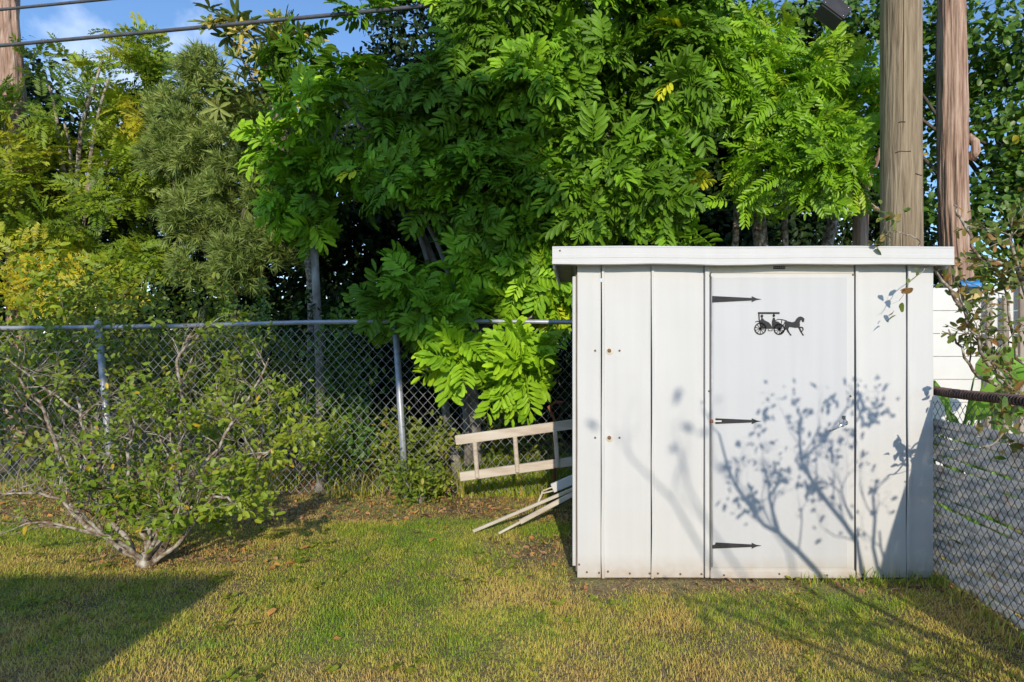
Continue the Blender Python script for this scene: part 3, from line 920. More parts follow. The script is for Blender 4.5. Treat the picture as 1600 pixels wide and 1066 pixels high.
def blob_tips(blobs, dens, front=.35, inner=.5, gaps=2.6, cut=.36):
    """twig ends spread through the outer part of overlapping ellipsoid masses"""
    T, O = [], []
    for b in blobs:
        cx, cy, cz, rx, ry, rz = b
        area = 4 * math.pi * ((rx * ry) ** 1.6 / 3 + (rx * rz) ** 1.6 / 3 + (ry * rz) ** 1.6 / 3) ** (1 / 1.6)
        n = max(4, int(area * dens))
        o = norm(rng.normal(size=(n * 2, 3)))
        keep = rng.random(n * 2) < np.clip(.62 - front * o[:, 1] + .15 * o[:, 2], .12, 1)
        o = o[keep][:n]
        rr = inner + (1 - inner) * np.sqrt(rng.random(len(o)))
        lump = .85 + .3 * vnoise(o[:, 0] * 2.2 + 10 + cx, o[:, 2] * 2.2 + 10 + cz, 5)
        pos = np.array([cx, cy, cz]) + o * np.array([rx, ry, rz]) * (rr * lump)[:, None]
        gap = vnoise(pos[:, 0] * gaps + 31, pos[:, 2] * gaps + 17, 9) * .6 + vnoise(pos[:, 0] * gaps + 3, pos[:, 1] * gaps + 47, 10) * .4
        kk = gap > cut
        o, rr, lump = o[kk], rr[kk], lump[kk]
        T.append(np.array([cx, cy, cz]) + o * np.array([rx, ry, rz]) * (rr * lump)[:, None]); O.append(o)
    return np.concatenate(T), np.concatenate(O)

def rosettes(T, O, k, th=(40, 85), size=(.85, 1.15), up=.35, sunb=.35, jit=.25, back=.0, tint_lo=0, tint_hi=1, patch=None, seed=3):
    """k compound leaves fanned round each twig end"""
    N = len(T)
    O2 = norm(O + np.array([0, 0, up]) + SUNW * sunb + rng.normal(size=O.shape) * .25)
    a = norm(np.cross(O2, np.tile([0, 0, 1.0], (N, 1)) + rng.normal(size=(N, 3)) * .05)); b = np.cross(O2, a)
    locs, ds, ns = [], [], []
    for j in range(k):
        ph = 2 * math.pi * j / k + rng.normal(size=N) * .35 + rng.random(N)
        tt = np.radians(rng.uniform(th[0], th[1], N))
        d = O2 * np.cos(tt)[:, None] + (a * np.cos(ph)[:, None] + b * np.sin(ph)[:, None]) * np.sin(tt)[:, None]
        d = norm(d + np.array([0, 0, -.12]))
        n = norm(O2 * 1.0 + np.array([0, 0, .3]) + rng.normal(size=(N, 3)) * jit)
        locs.append(T + rng.normal(size=(N, 3)) * .03 - O2 * (rng.random(N) * .12)[:, None]); ds.append(d); ns.append(n)
    locs, ds, ns = np.concatenate(locs), np.concatenate(ds), np.concatenate(ns)
    sc = rng.uniform(size[0], size[1], len(locs))
    tint = patch(locs) if patch is not None else rng.uniform(tint_lo, tint_hi, len(locs))
    return locs, frames(ds, ns, sc), tint

def in_view(locs, mu=30):
    y = np.maximum(locs[:, 1], .1)
    u = PX + locs[:, 0] / y * F; v = PY - (locs[:, 2] - H) / y * F
    return (locs[:, 1] > .5) & (u > -mu) & (u < 1600 + mu) & (v > -mu) & (v < 1066 + mu)

def foliage(root, T_list, locs, Ms, tint, mat, parts=0, name="foliage", part_name="leaf", score=None):
    """the leaves that show largest become parts of their own, the rest one mass"""
    N = len(locs)
    var = rng.integers(0, len(T_list), N)
    single = np.zeros(N, bool)
    if parts:
        sc = score(locs) if score is not None else locs[:, 1]
        sc = np.where(in_view(locs, -10), sc, 1e9)
        idx = np.argsort(sc)[:parts]
        single[idx] = True
        cache = {}
        for i in idx:
            tq = round(float(tint[i]) * 5) / 5
            key = (int(var[i]), tq)
            if key not in cache:
                cc = Chunks(); tv, tf = tpl(T_list[key[0]]); cc.raw(tv, tf, tq); cache[key] = cc.mesh(part_name, mat)
            o = bpy.data.objects.new(part_name, cache[key]); COL.objects.link(o)
            m4 = Matrix([list(Ms[i][r]) + [locs[i][r]] for r in range(3)] + [[0, 0, 0, 1]])
            o.parent = root
            o.matrix_parent_inverse = Matrix.Translation(root.location).inverted()
            o.matrix_basis = m4
    c = Chunks()
    for q in range(len(T_list)):
        s = (var == q) & ~single
        c.scatter(tpl(T_list[q]), Ms[s], locs[s], tint[s])
    return c.build(name, mat, root, kind="stuff")

def limb(c, a, b, r0, r1, sag=.0, wob=.06, n=8, seed=0, sides=8):
    a, b = Vector(a), Vector(b)
    r = random.Random(seed)
    k1, k2 = r.uniform(0, 6), r.uniform(0, 6)
    ln = (b - a).length
    pts, rad = [], []
    for i in range(n + 1):
        t = i / n
        p = a.lerp(b, t) + Vector((math.sin(t * 5 + k1) - math.sin(k1), math.sin(t * 4 + k2) - math.sin(k2), 0)) * wob * ln * .5 * t + Vector((0, 0, sag * math.sin(math.pi * t)))
        pts.append(p); rad.append(r0 + (r1 - r0) * t)
    c.tube(pts, rad, sides)
    return pts

def B(u, v, y, rx, rz=None, ry=None):
    p = P(u, v, y); return (p.x, p.y, p.z, rx, ry or rx * .8, rz or rx)

# ------------------------------------------------------------------ the glossy pinnate tree over the fence
def patch_carrot(l):
    t = .40 + 2.2 * (fbm(l[:, 0] * 1.1 + 20, l[:, 2] * 1.1 + 20, 8) - .5) + .10 * np.clip(l[:, 0] + .6, -1, 1.5) + rng.normal(size=len(l)) * .12  # x term lightens the right as if sunlit, darkens the left as shade
    t = np.clip(t, 0, .95)
    yel = rng.random(len(l)) < .006
    return np.where(yel, 1.0, t)
A = thing("broadleaf_tree", "large dark glossy tree with paired oval leaflets overhanging the chain link fence", "tree", (-1.05, 6.3, 0))
blobsA = [B(560, 190, 6.1, .62), B(500, 300, 6.3, .45), B(640, 300, 5.9, .62), B(700, 170, 5.9, .62), B(770, 320, 5.7, .58), B(610, 90, 6.3, .6),
          B(760, 60, 6.2, .7), B(880, 120, 5.7, .62), B(970, 250, 5.45, .55), B(1060, 130, 5.7, .62), B(1040, 310, 5.45, .46), B(900, 320, 5.5, .48),
          B(600, 430, 6.0, .5), B(710, 430, 5.8, .45), B(820, 400, 5.8, .45), B(930, 20, 6.2, .7), B(1100, 20, 6.2, .7), B(1130, 230, 5.7, .45),
          B(630, 470, 5.5, .3, .3), B(700, 490, 5.45, .28, .22), B(950, 370, 5.5, .3, .25), B(500, 130, 6.6, .45, .4), 
          B(520, 120, 6.5, .4), B(680, 25, 6.3, .6), B(650, 120, 6.2, .5), B(850, 440, 6.0, .38), B(612, 488, 5.25, .2, .15), B(660, 470, 5.3, .26, .2), B(690, 500, 5.3, .2, .14), B(880, 350, 5.8, .4), B(860, 250, 5.9, .45), B(650, -150, 6.6, .8), B(850, -160, 6.5, .9), B(1050, -160, 6.5, .9)]
T1, O1 = blob_tips(blobsA, 15.0, front=.42, inner=.5, gaps=3.0, cut=.475)
l1, m1, t1 = rosettes(T1, O1, 7, size=(.55, 1.0), patch=patch_carrot, jit=.4)
Tb, Ob = blob_tips([B(740, 545, 5.12, .22, .2), B(800, 565, 5.08, .24, .22), B(770, 590, 5.1, .2, .14), B(715, 560, 5.15, .16, .14)], 26, front=.45, inner=.6)
l2, m2, t2 = rosettes(Tb, Ob, 6, size=(.75, 1.05))
t2 = np.clip(.62 + rng.normal(size=len(t2)) * .1, .4, .95)  # lighter leaf tint makes the hanging clump look sunlit
foliage(A, CARROT, np.concatenate([l1, l2]), np.concatenate([m1, m2]), np.concatenate([t1, t2]), M['carrot'], parts=300, name="crown")
c = Chunks()
tr = limb(c, (-1.08, 6.2, -.1), (-1.0, 6.1, 1.9), .10, .075, seed=3)
for q, b in enumerate(blobsA):
    if q % 2 == 0:
        limb(c, tr[4 + q % 4], Vector(b[:3]), .045, .012, sag=.1, seed=q, sides=6)
limb(c, tr[5], Vector(P(770, 560, 5.15)), .03, .008, sag=.15, seed=77, sides=6)
limb(c, (-1.22, 6.25, -.1), (-1.45, 6.3, 1.5), .055, .03, seed=9)
c.build("trunk", M['bark_grey'], A, True)
tp = thing("tree", "slender pale grey trunk rising behind the fence rail", "tree", (P(497, 0, 6.0).x, 6.0, 0))
c = Chunks()
t_ = limb(c, (P(503, 0, 6.0).x, 6.0, -.1), P(492, 230, 6.2), .05, .036, seed=14, wob=.03)
limb(c, t_[-1], P(470, 90, 6.5), .03, .012, seed=15); limb(c, t_[-2], P(560, 150, 6.4), .025, .01, seed=16)
c.build("trunk", M['bark_grey'], tp, True)
Tq, Oq = blob_tips([B(470, 90, 6.5, .3), B(550, 140, 6.4, .3), B(450, 230, 6.4, .3)], 6)
lq, mq, tq_ = rosettes(Tq, Oq, 6, patch=patch_carrot)
foliage(tp, CARROT, lq, mq, tq_, M['carrot'], name="crown")

# feathery fresh green tree behind the shed
Bt = thing("broadleaf_tree", "fresh green tree with narrow feathery leaflets reaching the utility pole", "tree", (1.9, 6.5, 0))
blobsB = [B(1220, 170, 5.8, .5), B(1310, 220, 5.6, .42), B(1200, 270, 5.6, .34, .26), B(1300, 120, 5.9, .42), B(1335, 265, 5.5, .24, .18), B(1260, 250, 5.5, .34), B(1180, 70, 6.1, .5), B(1270, 275, 5.6, .28, .16), B(1150, 140, 5.9, .5), B(1350, 150, 5.9, .35), B(1150, 290, 5.7, .25, .16)]
T1, O1 = blob_tips(blobsB, 12, front=.4, inner=.5, gaps=3.0, cut=.30)
l1, m1, t1 = rosettes(T1, O1, 6, size=(.75, 1.15))
t1 = np.clip(.2 + .7 * fbm(l1[:, 0] * 1.4 + 9, l1[:, 2] * 1.4 + 9, 2) + rng.normal(size=len(l1)) * .12, 0, 1)
foliage(Bt, FROND, l1, m1, t1, M['frond'], parts=250, name="crown")
c = Chunks()
for q, (u0, u1, v1, r) in enumerate(((1136, 1146, 300, .035), (1206, 1186, 318, .075), (1230, 1229, 290, .034), (1240, 1310, 300, .06))):
    y = 6.3
    e = P(u1, v1, y)
    base = P(u0, 384, y); base = Vector((base.x + (base.x - e.x) * .6, y, -.1))
    pts = limb(c, base, e, r * 1.3, r, wob=.02, seed=q + 30)
    limb(c, pts[-1], Vector(blobsB[q][:3]), r * .7, .012, seed=q + 50, sides=6)
    limb(c, pts[-1], Vector(blobsB[q + 4][:3]), r * .6, .01, seed=q + 60, sides=6)
c.build("trunk", M['bark_pale'], Bt, True)
sh = thing("tree", "shaggy brown stump like trunk tucked against the utility pole", "tree", (P(1350, 0, 5.9).x, 5.9, 0))
c = Chunks()
pts = limb(c, (P(1345, 0, 5.9).x, 5.9, -.1), P(1352, 310, 5.9), .09, .075, seed=3, wob=.02)
limb(c, pts[-1], P(1376, 230, 5.8), .05, .02, seed=5); limb(c, pts[-2], P(1330, 260, 5.9), .04, .02, seed=6); limb(c, pts[-1], P(1390, 340, 5.7), .03, .015, seed=7)
c.build("trunk", M['bark_shag'], sh, True)

# left: yellow-green feathery tree, grey-green needle tree, olive whorled tree
Lf = thing("broadleaf_tree", "yellow green feathery tree with golden patches at the far left", "tree", (P(110, 0, 9).x, 9, 0))
blobsL = [B(80, 180, 8.8, .9, .6), B(40, 300, 8.6, 1.0, .7), B(190, 120, 9.2, .6, .5), B(220, 200, 9.0, .6, .5), B(150, 330, 8.5, .9, .7), B(250, 270, 8.7, .6, .5), B(60, 420, 8.2, .9, .6), B(200, 420, 8.2, .7, .5), B(90, 110, 9.3, .5, .3), B(-60, 200, 9, .9, .9), B(205, 65, 9.3, .4, .25), B(280, 140, 9.4, .5, .35), B(-80, 400, 8.4, .9, .8)]
T1, O1 = blob_tips(blobsL, 12, front=.4, inner=.5, gaps=2.6, cut=.48)
l1, m1, t1 = rosettes(T1, O1, 6, size=(.75, 1.2))
t1 = np.clip(.44 + 2.0 * (fbm(l1[:, 0] * 1.1 + 9, l1[:, 2] * 1.6 + 9, 22) - .5) + rng.normal(size=len(l1)) * .1, 0, 1)
foliage(Lf, FEATHER, l1, m1, t1, M['feather'], name="crown")
c = Chunks()
base = Vector((P(130, 0, 9.2).x, 9.2, -.1))
tk = limb(c, base, P(140, 330, 9.1), .13, .09, seed=4)
for q, (u, v) in enumerate(((60, 130), (90, 190), (185, 130), (200, 210), (30, 300), (240, 260), (150, 90))):
    limb(c, tk[-1 - q % 3], P(u, v, 8.7), .045, .014, seed=q + 5, sides=6)
c.build("trunk", M['bark_pale'], Lf, True)

Nd = thing("needle_tree", "grey green soft needled tree behind the fence", "tree", (P(350, 0, 7.9).x, 7.9, 0))
blobsN = [B(330, 230, 8.0, .7, .5), B(390, 300, 7.7, .6, .5), B(290, 180, 8.3, .5, .35), B(310, 330, 7.8, .5, .4), B(400, 400, 7.4, .5, .4), B(330, 420, 7.5, .5, .3), B(320, 110, 8.6, .35, .3), B(270, 250, 8.0, .4, .3), B(430, 240, 8, .45, .4), B(385, 190, 8.2, .45, .35)]
T1, O1 = blob_tips(blobsN, 46, front=.4, inner=.45, gaps=4, cut=.40)
l1, m1, t1 = rosettes(T1, O1, 5, th=(15, 70), size=(.9, 1.6), up=.5)
t1 = np.clip(.1 + .8 * fbm(l1[:, 0] * 2 + 9, l1[:, 2] * 2 + 9, 12) + rng.normal(size=len(l1)) * .15, 0, 1)
foliage(Nd, NEEDLE, l1, m1, t1, M['needle'], name="crown")
c = Chunks()
tk = limb(c, (P(372, 0, 8).x, 8, -.1), P(365, 270, 8.0), .08, .05, seed=8)
for q, b in enumerate(blobsN): limb(c, tk[3 + q % 6], Vector(b[:3]), .03, .01, seed=q, sides=5)
limb(c, tk[3], P(390, 285, 7.8), .04, .03, seed=9)
c.build("trunk", M['bark_dark'], Nd, True)

Lq = thing("broadleaf_tree", "olive tree with whorls of long leaves on bare pale branches", "tree", (P(470, 0, 7.2).x, 7.2, 0))
c = Chunks()
root_ = Vector((P(485, 0, 7.2).x, 7.2, -.1))
tk = limb(c, root_, P(460, 250, 7.1), .07, .04, seed=2)
tipsL = []
for q, (pth) in enumerate((((437, 232), (395, 195), (370, 170), (345, 150)), ((432, 180), (415, 150), (395, 125), (375, 85), (352, 48)), ((415, 150), (412, 120), (420, 100)), ((395, 195), (365, 150), (350, 175)), ((460, 250), (430, 130), (440, 60)), ((375, 85), (395, 70), (410, 90)), ((430, 130), (450, 90), (470, 70)))):
    pts = [tk[-1]] + [P(u, v, 6.9 - .05 * i) for i, (u, v) in enumerate(pth)]
    rr = np.linspace(.028, .010, len(pts)) if q < 5 else np.linspace(.014, .006, len(pts))
    c.tube(pts, list(rr), 6)
    for p in pts[2:]:
        for j in range(5): tipsL.append(p + Vector((random.uniform(-.16, .16), random.uniform(-.2, .1), random.uniform(-.06, .2))))
c.build("trunk", M['bark_pale'], Lq, True)
T1 = np.array([list(p) for p in tipsL]); O1 = norm(rng.normal(size=T1.shape) * .5 + np.array([0, -.3, .7]))
sc = rng.uniform(.7, 1.1, len(T1))
foliage(Lq, WHORL, T1, frames(O1, norm(rng.normal(size=T1.shape)), sc), rng.uniform(0, 1, len(T1)), M['loquat'], name="crown")

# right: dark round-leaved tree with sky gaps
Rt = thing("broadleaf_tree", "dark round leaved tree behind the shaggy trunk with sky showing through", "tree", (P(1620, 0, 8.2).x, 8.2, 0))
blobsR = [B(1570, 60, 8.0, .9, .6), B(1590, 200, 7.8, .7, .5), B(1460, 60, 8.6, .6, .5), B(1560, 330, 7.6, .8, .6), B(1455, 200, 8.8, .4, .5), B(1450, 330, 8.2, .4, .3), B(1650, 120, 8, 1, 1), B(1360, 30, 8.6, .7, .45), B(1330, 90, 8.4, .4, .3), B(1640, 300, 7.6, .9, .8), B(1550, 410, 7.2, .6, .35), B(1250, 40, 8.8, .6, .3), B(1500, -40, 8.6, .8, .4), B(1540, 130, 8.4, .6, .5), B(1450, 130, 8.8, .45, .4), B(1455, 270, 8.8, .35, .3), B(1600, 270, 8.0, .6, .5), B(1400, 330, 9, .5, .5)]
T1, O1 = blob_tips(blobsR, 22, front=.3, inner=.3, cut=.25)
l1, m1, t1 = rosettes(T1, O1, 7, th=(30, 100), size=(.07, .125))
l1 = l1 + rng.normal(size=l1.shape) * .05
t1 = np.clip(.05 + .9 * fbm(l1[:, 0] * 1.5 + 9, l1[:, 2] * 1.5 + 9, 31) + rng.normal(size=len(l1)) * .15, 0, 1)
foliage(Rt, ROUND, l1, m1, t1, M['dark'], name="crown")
c = Chunks()
tk = limb(c, (P(1640, 0, 8.4).x, 8.4, -.1), P(1620, 260, 8.3), .14, .09, seed=8)
for q, b in enumerate(blobsR): limb(c, tk[4 + q % 5], Vector(b[:3]), .04, .01, seed=q, sides=5, sag=.1)
c.build("trunk", M['bark_dark'], Rt, True)

# dense wood behind, one tree after another, shade put into its leaf colour
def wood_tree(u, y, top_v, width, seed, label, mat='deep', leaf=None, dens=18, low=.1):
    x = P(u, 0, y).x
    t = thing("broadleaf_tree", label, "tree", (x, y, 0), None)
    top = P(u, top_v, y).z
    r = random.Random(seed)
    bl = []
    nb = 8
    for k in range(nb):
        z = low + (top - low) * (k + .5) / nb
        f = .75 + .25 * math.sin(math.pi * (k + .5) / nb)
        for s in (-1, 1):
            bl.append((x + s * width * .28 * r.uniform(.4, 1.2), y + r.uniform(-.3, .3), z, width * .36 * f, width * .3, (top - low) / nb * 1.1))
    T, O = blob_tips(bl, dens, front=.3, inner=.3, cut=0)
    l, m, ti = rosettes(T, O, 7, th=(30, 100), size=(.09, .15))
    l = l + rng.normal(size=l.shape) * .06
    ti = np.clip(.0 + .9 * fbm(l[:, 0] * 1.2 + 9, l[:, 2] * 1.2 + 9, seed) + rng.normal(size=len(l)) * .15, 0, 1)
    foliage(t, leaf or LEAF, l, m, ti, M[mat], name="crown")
    c = Chunks()
    tk = limb(c, (x, y, -.1), (x + r.uniform(-.3, .3), y, top * .75), .11, .05, seed=seed)
    for q in range(5): limb(c, tk[3 + q], Vector(bl[q * 3][:3]), .035, .01, seed=q, sides=5)
    c.build("trunk", M['bark_dark'], t, True)
wood_tree(-40, 10.5, 90, 3.2, 61, "tree coloured dark as shade in the wood left of the feathery tree")
wood_tree(200, 10.8, 190, 3.0, 62, "tree coloured dark as shade in the wood behind the feathery yellow tree")
wood_tree(390, 10.2, 170, 2.8, 63, "leafy tree coloured dark as shade in the wood behind the grey needled tree")
wood_tree(590, 9.4, 120, 2.8, 64, "leafy tree coloured dark as shade in the wood behind the slender pale trunk")
wood_tree(800, 9.2, -60, 2.8, 65, "leafy tree coloured dark as shade in the wood behind the overhanging glossy crown")
wood_tree(1000, 9.4, -60, 2.8, 66, "leafy tree coloured dark as shade hidden behind the glossy crown above the shed")
wood_tree(1180, 9.2, 40, 2.6, 67, "leafy tree coloured dark as shade in the wood behind the pale trunks over the shed")
wood_tree(1340, 9.8, 130, 2.2, 68, "leafy tree coloured dark as shade in the wood behind the utility pole")

wood_tree(690, 11.0, 20, 3.2, 71, "tree coloured dark as shade deep in the wood behind the pale and glossy trees")
wood_tree(1090, 10.8, 60, 3.2, 73, "tree coloured dark as shade deep in the wood filling the gap above the shed")
# ------------------------------------------------------------------ recursive shrubs
AVOID = [None]
def grow(c, p, d, Lg, r, lev, tips, rd, spread=.75, up=.05, nch=3, shrink=.64, sides=6, wig=.16):
    n = max(3, int(Lg / .07))
    pts, rad = [Vector(p)], [r]
    d = Vector(d).normalized()
    for i in range(n):
        d = (d + Vector((rd.gauss(0, wig), rd.gauss(0, wig), rd.gauss(0, wig) + up * .3))).normalized()
        q_ = pts[-1] + d * (Lg / n)
        if AVOID[0] and AVOID[0](q_): break
        pts.append(q_); rad.append(r * (1 - .5 * (i + 1) / n))
    n = len(pts) - 1
    if n < 1: return
    c.tube(pts, rad, sides if lev > 1 else 4)
    if lev <= 1:
        for i in range(1, len(pts)): tips.append((pts[i], d.copy()))
    if lev > 0:
        for k in range(nch):
            t = rd.uniform(.3, 1.0) if k else 1.0
            i = max(1, min(n, int(t * n)))
            dd = (pts[i] - pts[i - 1]).normalized()
            q = Vector((rd.gauss(0, 1), rd.gauss(0, 1), rd.gauss(0, 1))); q = (q - dd * q.dot(dd)).normalized()
            grow(c, pts[i], dd + q * spread * rd.uniform(.5, 1.2) + Vector((0, 0, up)), Lg * shrink * rd.uniform(.7, 1.2), rad[i] * .68, lev - 1, tips, rd, spread, up, nch, shrink, sides, wig)

def leaves_on(tips, per, size, spread=.04, sunb=.5, keep=None):
    Pn = np.array([list(t[0]) for t in tips]); D = np.array([list(t[1]) for t in tips])
    Pn = np.repeat(Pn, per, 0); D = np.repeat(D, per, 0)
    if keep is not None:
        k = keep(Pn); Pn, D = Pn[k], D[k]
    d = norm(D * .5 + rng.normal(size=Pn.shape) * .8)
    n = norm(SUNW * sunb + np.array([0, 0, .7]) + rng.normal(size=Pn.shape) * .5)
    return Pn + rng.normal(size=Pn.shape) * spread, frames(d, n, rng.uniform(size[0], size[1], len(Pn)))

# front-left shrub with lichen-grey limbs
hb_ = Vector((P(228, 0, 3.79).x, 3.79, -.03))
hib = thing("flowering_shrub", "sprawling shrub with pale lichen covered limbs and small bright leaves on the lawn", "shrub", hb_)
c = Chunks(); rd = random.Random(5); tips = []
main = [((-.95, -.05, .62), 1.0, .034), ((-.55, .1, .75), 1.0, .036), ((-.3, -.1, .9), 1.05, .034), ((.1, .15, 1.0), 1.1, .036), ((.45, 0, .75), 1.0, .036), ((.75, .1, .7), .95, .034), ((.9, -.1, .5), .75, .026), ((-1.0, .2, .55), 1.05, .03), ((-.1, .4, .9), 1.05, .03), ((.35, -.3, .55), .7, .022), ((-.6, -.2, .6), .85, .026)]
for d, Lg, r in main[2:7:2]:
    grow(c, hb_ + Vector((d[0] * .05, d[1] * .05, .02)), Vector((d[0] * .85, d[1], d[2])) + Vector((0, 0, .22)), Lg * .60, r * .66, 4, tips, rd, spread=.72, up=.07, nch=3, shrink=.66, wig=.2)
def hpath(pl, r0, r1, ntw, tw):
    pts = [hb_ + Vector((rd.uniform(-.04, .04), rd.uniform(-.03, .03), .03))] + [P(u, v, y) for u, v, y in pl]
    full = []
    for i in range(len(pts) - 1):
        for k in range(4): full.append(pts[i].lerp(pts[i + 1], k / 4) + Vector((rd.gauss(0, .008), rd.gauss(0, .008), rd.gauss(0, .008))))
    full.append(pts[-1])
    rad = [a * rd.uniform(.85, 1.15) for a in np.linspace(r0, r1, len(full))]
    c.tube(full, rad, 7)
    for k in range(ntw):
        i = rd.randrange(len(full) // 4, len(full))
        grow(c, full[i], (rd.gauss(0, .7), rd.gauss(0, .4), rd.gauss(.5, .5)), tw * rd.uniform(.5, 1.2), max(.004, rad[i] * .55), 2, tips, rd, spread=.75, up=.05, nch=3, shrink=.62, sides=5, wig=.22)
hpath([(185, 820, 3.75), (145, 775, 3.7), (100, 735, 3.65), (70, 640, 3.6), (30, 590, 3.6)], 0.0187, .006, 14, .3)
hpath([(215, 810, 3.8), (190, 780, 3.8), (165, 745, 3.85), (135, 690, 3.9), (120, 620, 3.9)], 0.0203, .007, 14, .3)
hpath([(235, 830, 3.75), (205, 760, 3.7), (200, 700, 3.7), (215, 640, 3.7)], 0.0156, .006, 12, .3)
hpath([(262, 825, 3.75), (300, 790, 3.8), (345, 760, 3.85), (400, 720, 3.85), (440, 690, 3.85)], 0.0187, .006, 15, .28)
hpath([(255, 800, 3.9), (280, 720, 4.0), (285, 640, 4.0), (276, 565, 4.0), (300, 520, 4.0)], 0.0187, .007, 14, .28)
hpath([(250, 830, 3.65), (300, 800, 3.55), (350, 770, 3.5), (380, 800, 3.5)], 0.0125, .005, 12, .22)
hpath([(160, 830, 3.6), (90, 780, 3.5), (20, 770, 3.45), (-40, 800, 3.4)], 0.0140, .005, 12, .25)
hpath([(240, 780, 4.1), (170, 680, 4.2), (90, 620, 4.3), (10, 560, 4.3)], 0.0156, .006, 13, .3)
hpath([(270, 780, 4.0), (340, 700, 4.1), (390, 620, 4.2), (420, 560, 4.2)], 0.0156, .005, 14, .28)
c.lathe([(.06, -.02), (.05, .05), (.03, .1)], 10, hb_)
c.build("limbs", M['bark_pale'], hib, True)
def keeph(p):
    dx = p[:, 0] - hb_.x
    dens = np.clip(.30 + .55 * dx, .07, .85)
    dens = dens * np.clip((fbm(p[:, 0] * 3 + 7, p[:, 2] * 3 + 7, 144) - .36) * 5, .05, 1.15)
    return rng.random(len(p)) < dens * np.clip((p[:, 2] - .1) * 3 + np.clip(dx, 0, 1) * .8, .08, 1)
l1, m1 = leaves_on(tips, 4, (.026, .054), .024, keep=keeph)
t1 = np.clip(.1 + .75 * fbm(l1[:, 0] * 2.2 + 9, l1[:, 2] * 2.2 + 9, 41) + rng.normal(size=len(l1)) * .12, 0, .9)
t1 = np.where(rng.random(len(t1)) < .02, 1, t1)
foliage(hib, LEAF, l1, m1, t1, M['hibiscus'], parts=300)

# shrubs behind the fence
def under_shrub(u, y, h, wdt, seed, label, mat='under', lev=2, per=6, size=(.045, .085), leafset=None, bark='bark_grey', n=7):
    x = P(u, 0, y).x
    t = thing("shrub", label, "shrub", (x, y, 0), None)
    c = Chunks(); rd = random.Random(seed); tips = []
    for k in range(n):
        a = rd.uniform(-1, 1)
        grow(c, (x + a * .03, y + rd.uniform(-.02, .02), -.05), (a * (.35 + .3 * wdt), rd.uniform(-.3, .2), 1), h * .62 * rd.uniform(.75, 1.1), .013, lev, tips, rd, spread=.7, up=.1, nch=3, shrink=.6, sides=5)
    c.lathe([(.05, -.05), (.04, .03), (.02, .08)], 8, (x, y, 0))
    c.build("stems", M[bark], t)
    l, m = leaves_on(tips, per, size, .06)
    ti = np.clip(.05 + .85 * fbm(l[:, 0] * 2 + 9, l[:, 2] * 2 + 9, seed) + rng.normal(size=len(l)) * .13, 0, 1)
    foliage(t, leafset or LEAF, l, m, ti, M[mat])
under_shrub(20, 6.1, 1.9, 1.2, 101, "leafy shrub behind the fence at its far left end")
under_shrub(110, 6.3, 2.1, 1.2, 102, "tall yellowish shrub behind the fence under the feathery tree", 'feather')
under_shrub(220, 6.2, 2.0, 1.2, 103, "leafy shrub behind the fence post with pale stems", 'under')
under_shrub(310, 6.3, 2.1, 1.1, 104, "fine leaved shrub behind the fence below the needled tree", 'under', size=(.03, .06), per=8)
under_shrub(400, 6.2, 2.0, 1.1, 105, "olive brown fine leaved shrub topping the fence rail", 'under', size=(.025, .05), per=8)
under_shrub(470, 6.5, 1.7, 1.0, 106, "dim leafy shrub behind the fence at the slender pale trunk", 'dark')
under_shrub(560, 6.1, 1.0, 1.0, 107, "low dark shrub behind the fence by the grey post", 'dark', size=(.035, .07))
under_shrub(660, 5.85, .75, .9, 108, "low leafy shrub pushing through the fence foot by the grey post", 'under', size=(.04, .08))
under_shrub(800, 6.4, .65, 1.0, 109, "low leafy shrub seen through the ladder rungs", 'under', size=(.05, .09), per=4)
under_shrub(655, 5.3, .42, .5, 110, "small weedy shrub at the foot of the fence post", 'under', size=(.03, .055), n=5, per=5)
under_shrub(500, 5.75, .7, .9, 111, "grassy green shrub at the fence foot beside the flowering shrub", 'hibiscus', size=(.04, .07))
under_shrub(730, 7.3, 2.2, 2.0, 112, "shrub coloured dark as shade deep behind the fence left of the shed", 'deep', size=(.06, .10), n=10)
under_shrub(880, 7.4, 2.4, 2.0, 113, "shrub coloured dark as shade deep behind the shed corner", 'deep', size=(.06, .10), n=10)
under_shrub(1120, 7.3, 2.6, 2.0, 114, "shrub coloured dark as shade behind the shed roof between the pale trunks", 'deep', size=(.06, .10), n=10)
under_shrub(1300, 7.2, 2.6, 2.0, 115, "shrub coloured dark as shade behind the shed roof near the utility pole", 'deep', size=(.05, .09), n=9)
under_shrub(600, 7.4, 2.2, 2.0, 116, "shrub coloured dark as shade deep behind the grey fence post", 'deep', size=(.06, .10), n=10)

